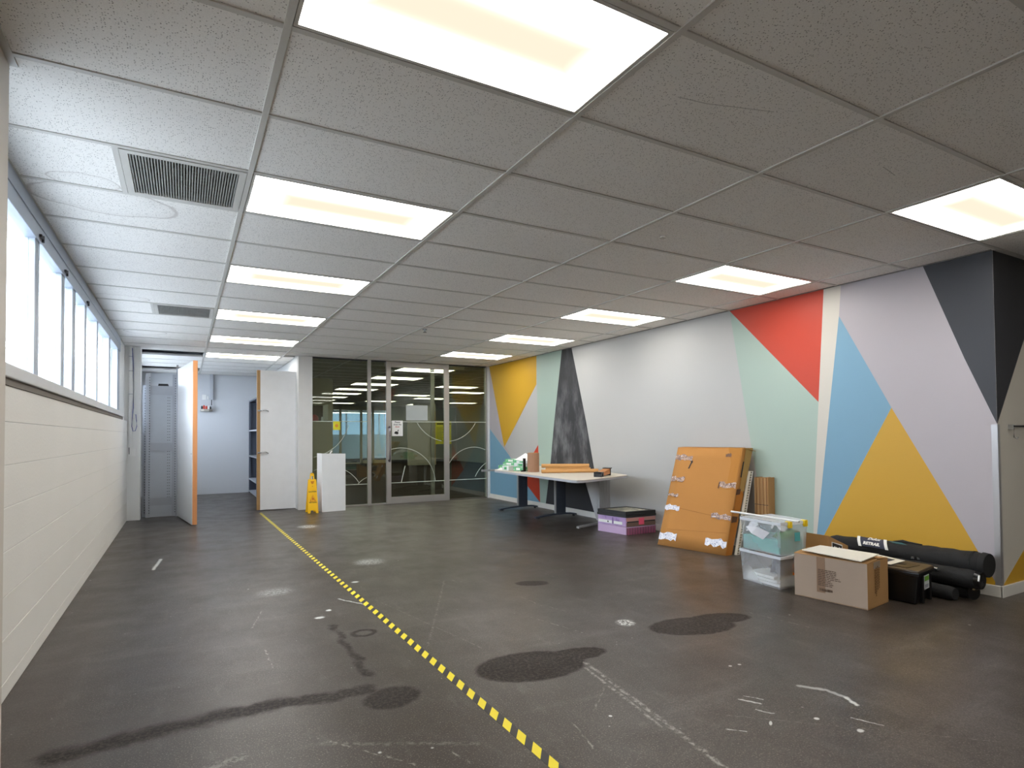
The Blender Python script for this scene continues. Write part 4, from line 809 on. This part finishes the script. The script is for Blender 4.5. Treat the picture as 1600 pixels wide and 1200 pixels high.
# ------------------------------------------------------------------ clear plastic tubs
def lerp_quad(c, s, z):
    m = sum(c, Vector())/4; return [m+(p-m)*s+Vector((0, 0, z)) for p in c]
bq = [Vector((3.875, .955, 0)), Vector((4.21, .945, 0)), Vector((4.285, 1.33, 0)), Vector((3.925, 1.375, 0))]
def tub(z0, z1, label, s0=.90, s1=1.0, lid=False, off=(0, 0)):
    t = thing('plastic_tub', label, 'storage tub', (4.07, 1.15, z0), 'clear plastic tubs'); q = [p+Vector((*off, 0)) for p in bq]
    A_ = lerp_quad(q, s0, z0); B_ = lerp_quad(q, s1*.965, z1-.02); a_ = lerp_quad(q, s0*.985, z0+.003); b_ = lerp_quad(q, s1*.95, z1-.02)
    mb = MB(); mb.add(A_+B_, [(0, 1, 2, 3), (0, 1, 5, 4), (1, 2, 6, 5), (2, 3, 7, 6), (3, 0, 4, 7)]); mb.build('body', PLAS, t)
    R0 = lerp_quad(q, s1*1.0, z1-.022); R1 = lerp_quad(q, s1*1.0, z1); r0 = lerp_quad(q, s1*.955, z1-.022); r1 = lerp_quad(q, s1*.955, z1)
    mb = MB()
    for i in range(4):
        j = (i+1) % 4; mb.hexa([R0[i], R0[j], r0[j], r0[i], R1[i], R1[j], r1[j], r1[i]])
    mb.build('rim', mat('milky_plastic', (214, 218, 224), .35), t)
    if lid: 
        L0 = lerp_quad(q, s1*.99, z1-.002); L1 = lerp_quad(q, s1*.99, z1+.006); mb = MB(); mb.hexa(L0+L1); mb.build('lid', PLAS, t)
    return t
t1 = tub(.001, .262, 'lower milky plastic tub with white papers inside')
t2 = tub(.264, .528, 'upper clear plastic tub with yellow clips and teal contents', lid=True, off=(.012, 0))
YCL = mat('yellow_clip', (236, 200, 20), .35)
for u in (.30, .86):
    p = bq[0].lerp(bq[1], u)+Vector((.012, -.004, 0)); MB().hexa([p+Vector((-.02, -.012, .485)), p+Vector((.02, -.012, .485)), p+Vector((.02, .002, .485)), p+Vector((-.02, .002, .485)), p+Vector((-.016, -.014, .538)), p+Vector((.016, -.014, .538)), p+Vector((.016, .03, .538)), p+Vector((-.016, .03, .538))]).build('clip', YCL, t2, .004)
p = bq[0].lerp(bq[1], .62)+Vector((.02, .012, 0)); MB().box((p.x-.035, p.y-.003, .37), (p.x+.03, p.y, .44)).build('teal_label', mat('teal_label', (90, 180, 186), .5), t2)
q = bq[0].lerp(bq[1], .55); MB().box((q.x-.03, q.y-.005, .235), (q.x+.05, q.y+.01, .25)).build('black_catch', BLACKP, t1)
p = bq[0].lerp(bq[1], .55)+Vector((0, .018, 0)); MB().box((p.x-.02, p.y-.004, .10), (p.x+.035, p.y-.002, .19)).build('orange_label', mat('orange_label', (230, 130, 30), .5), t1)
def inside(nm, s, z0, z1, m, label, cat, off=(0, 0), b=.004, u=1.0):
    q = [Vector((p.x+off[0], p.y+off[1], 0)) for p in bq]; L0 = lerp_quad(q, s, z0); L1 = lerp_quad(q, s*u, z1); o = MB().hexa(L0+L1).build(nm, m, bevel=b, loc=(4.07, 1.15, z0)); tag(o, label, cat); return o
for i in range(3):
    o = inside('paper_stack', .80-.07*i, .008+.026*i, .03+.026*i, PAPER, 'white papers inside the lower tub, %s layer' % ('bottom', 'middle', 'top')[i], 'papers', (-.012*i, .012*i), u=.97)
o = MB().hexa([(4.0, 1.02, .086), (4.15, 1.01, .086), (4.17, 1.15, .086), (4.02, 1.16, .086), (4.03, 1.04, .23), (4.15, 1.03, .22), (4.16, 1.12, .22), (4.05, 1.13, .23)]).build('dark_case', mat('charcoal_case', (60, 58, 66), .6), loc=(4.1, 1.1, .086), bevel=.01); tag(o, 'charcoal case inside the lower tub', 'case')
inside('teal_folder_stack', .86, .272, .385, m_marble('teal_plastic', (110, 190, 180), (86, 160, 150), (140, 210, 200), 6), 'teal folders lying inside the upper tub', 'folders', (.012, .012))
o = MB().hexa([(3.99, .985, .387), (4.17, .98, .387), (4.19, 1.1, .387), (4.0, 1.12, .387), (4.0, .99, .42), (4.16, .985, .45), (4.17, 1.08, .45), (4.02, 1.1, .42)]).build('green_folder_stack', mat('leaf_green', (60, 130, 66), .5), loc=(4.1, 1.0, .387), bevel=.004); tag(o, 'green folders inside the upper tub near its right side', 'folders')
mb = MB(); rr = random.Random(5); pts = []
for i in range(6):
    for j in range(6): pts.append((3.93+.26*i/5+rr.uniform(-.01, .01), 1.06+.26*j/5+rr.uniform(-.01, .01), .45+.04*math.sin(i*1.7+j)+.02*rr.random()))
fs = [(i*6+j, i*6+j+1, (i+1)*6+j+1, (i+1)*6+j) for i in range(5) for j in range(5)]
mb.add(pts, fs, True); mb.add([(3.915, 1.30, .46), (3.905, 1.18, .47), (3.897, 1.06, .44), (3.92, 1.14, .37), (3.905, 1.24, .41)], [(0, 1, 4), (1, 2, 3), (1, 3, 4)])
o = mb.build('white_plastic_bag', mat('white_film', (232, 232, 236), .4), loc=(4.05, 1.18, .4)); tag(o, 'crumpled white plastic bag inside the upper tub', 'bag')
stk = thing('hollow_rod', 'long thin white hollow rod lying across the upper tub', 'rod', (4.0, 1.2, .54))
A_, B_ = Vector((3.985, 1.50, .556)), Vector((3.93, .83, .556)); MB().tube([A_, B_], .008, 12).build('rod', WPLAST, stk); MB().tube([B_, B_+(B_-A_).normalized()*.001], .0055, 12).build('open_end', HOLE, stk)

# ------------------------------------------------------------------ cardboard box in front
C0, C1, C2 = Vector((3.93, .331, 0)), Vector((3.866, .832, 0)), Vector((4.275, .376, 0)); C3 = C1+C2-C0
bx = thing('cardboard_box', 'pale brown cardboard box with printed lines, nearest the camera', 'box', (4.07, .6, 0))
hb = .322
def wall_(a, b, nm, m): 
    a = Vector(a); b = Vector(b); c = (C0+C3)/2; i0 = a+(c-a)*.015; i1 = b+(c-b)*.015; u = Vector((0, 0, hb)); z = Vector((0, 0, .002))
    return MB().hexa([a+z, b+z, i1+z, i0+z, a+u, b+u, i1+u, i0+u]).build(nm, m, bx)
wall_(C0, C1, 'side_wall', CARDB); wall_(C0, C2, 'side_wall', CARDE); wall_(C2, C3, 'side_wall', CARDE); wall_(C1, C3, 'side_wall', CARDE)
MB().prism([C0+Vector((0,0,.004)), C2+Vector((0,0,.004)), C3+Vector((0,0,.004)), C1+Vector((0,0,.004))], (0, 0, .004)).build('base', CARDE, bx)
def flap(a, b, inw, zz, nm): 
    a = Vector(a)+Vector((0, 0, hb)); b = Vector(b)+Vector((0, 0, hb)); i = Vector(inw); 
    MB().prism([a, b, b+i+Vector((0, 0, zz)), a+i+Vector((0, 0, zz))], (0, 0, .004)).build(nm, CARDE, bx, .001)
flap(C0, C1, (C2-C0)*.48, .012, 'top_flap'); flap(C2, C3, (C0-C2)*.48, .016, 'top_flap'); flap(C0, C2, (C1-C0)*.3, -.01, 'top_flap'); flap(C1, C3, (C0-C1)*.3, -.01, 'top_flap')
e1 = (C0-C1).normalized(); n1 = Vector((-e1.y, e1.x, 0)); n1 = n1 if n1.x < 0 else -n1
e2 = (C2-C0).normalized(); n2 = Vector((e2.y, -e2.x, 0)); n2 = n2 if n2.y < 0 else -n2
def deco(o_, e, nrm, u0, u1, z0, z1, m, nm, d=.0012):
    p = o_+e*u0+nrm*d; q = o_+e*u1+nrm*d; k = nrm*.0006; v = lambda P, z: P+Vector((0, 0, z))
    return [v(p, z0), v(q, z0), v(q, z1), v(p, z1)], k
def decob(lst, o_, e, nrm, m, nm, d=.0012):
    mb = MB()
    for (u0, u1, z0, z1) in lst:
        P, k = deco(o_, e, nrm, u0, u1, z0, z1, m, nm, d); mb.prism(P, tuple(k))
    return mb.build(nm, m, bx)
decob([(.165, .225, .06, .321)], C1, e1, n1, mat('brown_packing_tape', (140, 112, 88), .4), 'packing_tape')
rr = random.Random(3); L = []; z = .225
while z > .10:
    u = .175; end = .175+(.16 if z > .16 else .11)*rr.uniform(.75, 1)
    while u < end: w = rr.uniform(.010, .03); L.append((u, min(u+w, end), z, z+.0055)); u += w+.004
    z -= .0125
for i in range(18): L.append((.185+i*.005, .185+i*.005+rr.choice((.002, .0035)), .073, .092))
o = decob(L, C1, e1, n1, mat('faded_brown_print', (92, 72, 58), .8), 'printed_lines', .0024); o['kind'] = 'stuff'
L = []
for j, (u, zl, zh) in enumerate(((.115, .10, .27), (.135, .08, .28), (.16, .12, .28), (.185, .13, .27))):
    z = zl
    while z < zh: w = rr.uniform(.008, .02); L.append((u, u+.011, z, z+w)); z += w+.004
o = decob(L, C0, e2, n2, mat('brown_print', (112, 78, 44), .8), 'printed_lines', .0024); o['kind'] = 'stuff'
decob([(.10, .21, .275, .322)], C0, e2, n2, mat('clear_tape_grey', (150, 132, 112), .3), 'packing_tape', .0018)
zb = .345
o = MB().prism([(3.90, .79, zb), (4.13, .79, zb+.012), (4.165, .375, zb+.012), (3.885, .345, zb-.004)], (0, 0, .006)).build('white_board', mat('cream_board', (222, 216, 202), .5), loc=(4.03, .57, zb), bevel=.001); tag(o, 'cream board lying on top of the front cardboard box', 'board')

# ------------------------------------------------------------------ open box behind with the black label
ob = thing('cardboard_box', 'small tan cardboard box with a black label behind the front box', 'box', (4.55, 1.0, 0))
P = [(4.40, .89), (4.62, .86), (4.66, 1.12), (4.42, 1.12)]; hz = [.396, .30, .30, .393]
for i, j, m in ((0, 1, CARDE), (1, 2, CARDE), (2, 3, CARD), (3, 0, CARD)):
    a = Vector((*P[i], 0)); b = Vector((*P[j], 0)); c = Vector((4.53, 1.0, 0)); ia = a+(c-a)*.03; ib = b+(c-b)*.03; z0 = Vector((0, 0, .002))
    MB().hexa([a+z0, b+z0, ib+z0, ia+z0, a+Vector((0,0,hz[i])), b+Vector((0,0,hz[j])), ib+Vector((0,0,hz[j])), ia+Vector((0,0,hz[i]))]).build('side_wall', m, ob)
MB().prism([(4.41, .9, .3), (4.61, .88, .27), (4.65, 1.11, .27), (4.42, 1.11, .3)], (0, 0, .004)).build('inner_flap', CARDD, ob)
ea = (Vector((*P[1], 0))-Vector((*P[0], 0))).normalized(); oa = Vector((*P[0], 0)); na = Vector((ea.y, -ea.x, 0))
for u0, u1, za, zb_, m, d, nm in ((.035, .155, .22, .345, PAPER, .001, 'label_border'), (.042, .148, .227, .338, INK, .002, 'label')):
    MB().prism([oa+ea*u0+na*d+Vector((0,0,za)), oa+ea*u1+na*d+Vector((0,0,za-.01)), oa+ea*u1+na*d+Vector((0,0,zb_-.035)), oa+ea*u0+na*d+Vector((0,0,zb_))], tuple(na*.0008)).build(nm, m, ob)
mb = MB()
for u_, w_, z_, h_ in ((.062, .010, .272, .036), (.076, .018, .272, .012), (.080, .006, .284, .018), (.098, .014, .270, .022), (.116, .008, .268, .028)):
    mb.prism([oa+ea*u_+na*.003+Vector((0,0,z_)), oa+ea*(u_+w_)+na*.003+Vector((0,0,z_-.004)), oa+ea*(u_+w_)+na*.003+Vector((0,0,z_+h_-.004)), oa+ea*u_+na*.003+Vector((0,0,z_+h_))], tuple(na*.0006))
mb.build('white_scribble', PAPER, ob)

# ------------------------------------------------------------------ black lidded crate
ct = thing('black_crate', 'black plastic crate with a brown-black lid and green sticker', 'crate', (4.5, .45, 0))
q0 = [Vector((4.345, .215, 0)), Vector((4.655, .265, 0)), Vector((4.65, .61, 0)), Vector((4.31, .60, 0))]; 
def qz(s, z): return lerp_quad(q0, s, z)
MB().hexa(qz(.88, .002)+qz(1.0, .215)).build('body', BLACKP, ct, .012, seg=3)
MB().hexa(qz(1.07, .205)+qz(1.07, .235)).build('rim', BLACKP, ct, .006)
lid = MB().hexa(qz(1.05, .235)+qz(1.03, .250)).build('lid', mat('brown_black_lid', (78, 66, 52), .4), ct, .005)
MB().box((4.38, .30, .25), (4.56, .50, .254)).build('lid_panel', mat('brown_black_lid2', (62, 52, 42), .4), ct, .002); MB().box((4.47, .36, .2545), (4.50, .50, .2565)).build('lid_slot', HOLE, ct)
for u in (.25, .75):
    p = q0[0].lerp(q0[1], u); MB().box((p.x-.012, p.y-.012, .01), (p.x+.012, p.y+.01, .205)).build('rib', BLACKP, ct, .003)
e3 = (q0[1]-q0[0]).normalized(); n3 = Vector((e3.y, -e3.x, 0)); o3 = q0[0]+n3*.002
def st(u0, u1, z0, z1, m, nm, d): MB().prism([o3+e3*u0+n3*d+Vector((0,0,z0)), o3+e3*u1+n3*d+Vector((0,0,z0)), o3+e3*u1+n3*d+Vector((0,0,z1)), o3+e3*u0+n3*d+Vector((0,0,z1))], tuple(n3*.0008)).build(nm, m, ct)
st(.085, .20, .105, .205, mat('sticker_white', (206, 212, 210), .4), 'sticker', .009); st(.10, .19, .165, .198, mat('sticker_green', (110, 170, 50), .4), 'sticker_band', .011); st(.105, .185, .115, .14, mat('sticker_grey', (150, 150, 160), .4), 'sticker_text', .011)
o = thing('printed_card', 'white printed card with a dark panel on the black crate lid', 'card', (4.5, .55, .258))
MB().prism([(4.36, .40, .258), (4.60, .42, .2575), (4.68, .72, .2575), (4.42, .86, .258)], (0, 0, .003)).build('card', mat('cream_card', (220, 214, 200), .6), o)
MB().prism([(4.42, .46, .2615), (4.56, .47, .2615), (4.58, .56, .2615), (4.43, .56, .2615)], (0, 0, .0008)).build('dark_panel', mat('navy_print', (44, 46, 62), .5), o); MB().box((4.46, .585, .2615), (4.60, .595, .2622)).box((4.47, .62, .2615), (4.58, .628, .2622)).build('print_line', INK, o)

# ------------------------------------------------------------------ long black bags along the wall
def bag(pts, rs, label, nm='long_black_bag', flat=None):
    t = thing(nm, label, 'bag', tuple(Vector(pts[-1])), 'long black bags by the mural wall')
    rr = random.Random(len(label)); P_ = []; R_ = []
    n = 26
    for i in range(n+1):
        u = i/n; k = u*(len(pts)-1); a = int(min(k, len(pts)-2)); f = k-a; p = Vector(pts[a]).lerp(Vector(pts[a+1]), f); r = rs[a]+(rs[a+1]-rs[a])*f
        e = min(u, 1-u)*n; r *= (1 if e > 1 else .84+.16*e); P_.append(p); R_.append(r*(1+.035*math.sin(i*1.9)+.02*rr.random()))
    MB().tube(P_, R_, 20).build('body', BAG, t); return t
b1 = bag([(4.99, 1.22, .235), (4.985, .6, .245), (4.965, .06, .255)], [.07, .085, .088], 'largest black padded bag with a stuck-on label, top of the pile')
MB().tube([(4.966, .075, .255), (4.964, .035, .255)], [.093, .088], 20).build('end_cap', BAG, b1, .004)
MB().tube([(4.97, .135, .255), (4.97, .120, .255)], .092, 20).build('strap', mat('webbing', (10, 10, 11), .9), b1)
MB().tube([(4.99, .70, .325), (4.98, .62, .338), (4.98, .58, .337), (4.98, .48, .335)], [.006, .016, .010, .005], 8).build('strap', BAG, b1)
# label lies on the camera side of the bag
lx = lambda a: (4.985+.0875*math.cos(a), .245+.0875*math.sin(a))
def onbag(y0, y1, a0_, a1_, m, nm, r=.0885, shift=.05):
    mb = MB(); n = 6; V = []
    for i in range(n+1):
        a = math.radians(a0_+(a1_-a0_)*i/n); s = shift*i/n
        for y in (y0+s, y1+s): V.append((4.986+r*math.cos(a), y, .243+r*math.sin(a)))
    mb.add(V, [(2*i, 2*i+1, 2*i+3, 2*i+2) for i in range(n)]); return mb.build(nm, m, b1)
onbag(.70, .92, 165, 100, mat('navy_label', (30, 36, 62), .4), 'label', .090); onbag(.69, .715, 168, 98, PAPER, 'label_edge', .0915); onbag(.905, .93, 168, 98, PAPER, 'label_edge', .0915); onbag(.57, .68, 120, 104, mat('teal_print', (44, 90, 96), .5), 'label_print', .0905)
an = math.radians(122); nrm = Vector((math.cos(an), 0, math.sin(an))); up_ = Vector((-math.sin(an), 0, math.cos(an))); up_ = up_ if up_.z > 0 else -up_
pc = Vector((4.986, .83, .243))+nrm*.0925
text('lettering', 'Dulux', .040, frame(pc+up_*.012, (0, -1, 0), up_), PAPER, b1, .001, shear=.3)
an = math.radians(148); nrm = Vector((math.cos(an), 0, math.sin(an))); up_ = Vector((-math.sin(an), 0, math.cos(an))); up_ = up_ if up_.z > 0 else -up_
text('lettering', 'RETRAIL', .036, frame(Vector((4.986, .83, .243))+nrm*.0925, (0, -1, 0), up_), PAPER, b1, .002)
MB().box((4.895, .50, .225), (4.90, .52, .245)).box((4.895, .46, .225), (4.90, .48, .245)).build('clasp', CHROME, b1)
b2_ = bag([(4.84, .95, .155), (4.83, .5, .16), (4.81, .04, .165)], [.055, .065, .067], 'glossy black bag lying in the middle of the pile')
MB().tube([(4.81, .05, .165), (4.81, .02, .165)], [.072, .06], 18).build('end_cap', mat('black_vinyl', (10, 10, 11), .25), b2_); MB().tube([(4.765, .30, .205), (4.755, .27, .207)], .012, 10).build('toggle', CHROME, b2_); MB().tube([(4.79, .03, .215), (4.76, .02, .20), (4.75, .02, .17)], .006, 6).build('cord', WPLAST, b2_)
b3 = bag([(4.90, .95, .055), (4.89, .5, .055), (4.86, .10, .055)], [.042, .046, .050], 'black bag on the floor beside the wall, under the others'); MB().tube([(4.86, .105, .06), (4.855, .09, .06)], .055, 16).build('end_cap', BLACKP, b3); MB().box((4.83, .08, .082), (4.86, .09, .092)).build('tag', mat('cream_tag', (220, 200, 150), .5), b3)
b4 = bag([(4.775, .95, .05), (4.765, .5, .05), (4.725, .15, .05)], [.045, .05, .05], 'black bag on the floor nearest the crate')
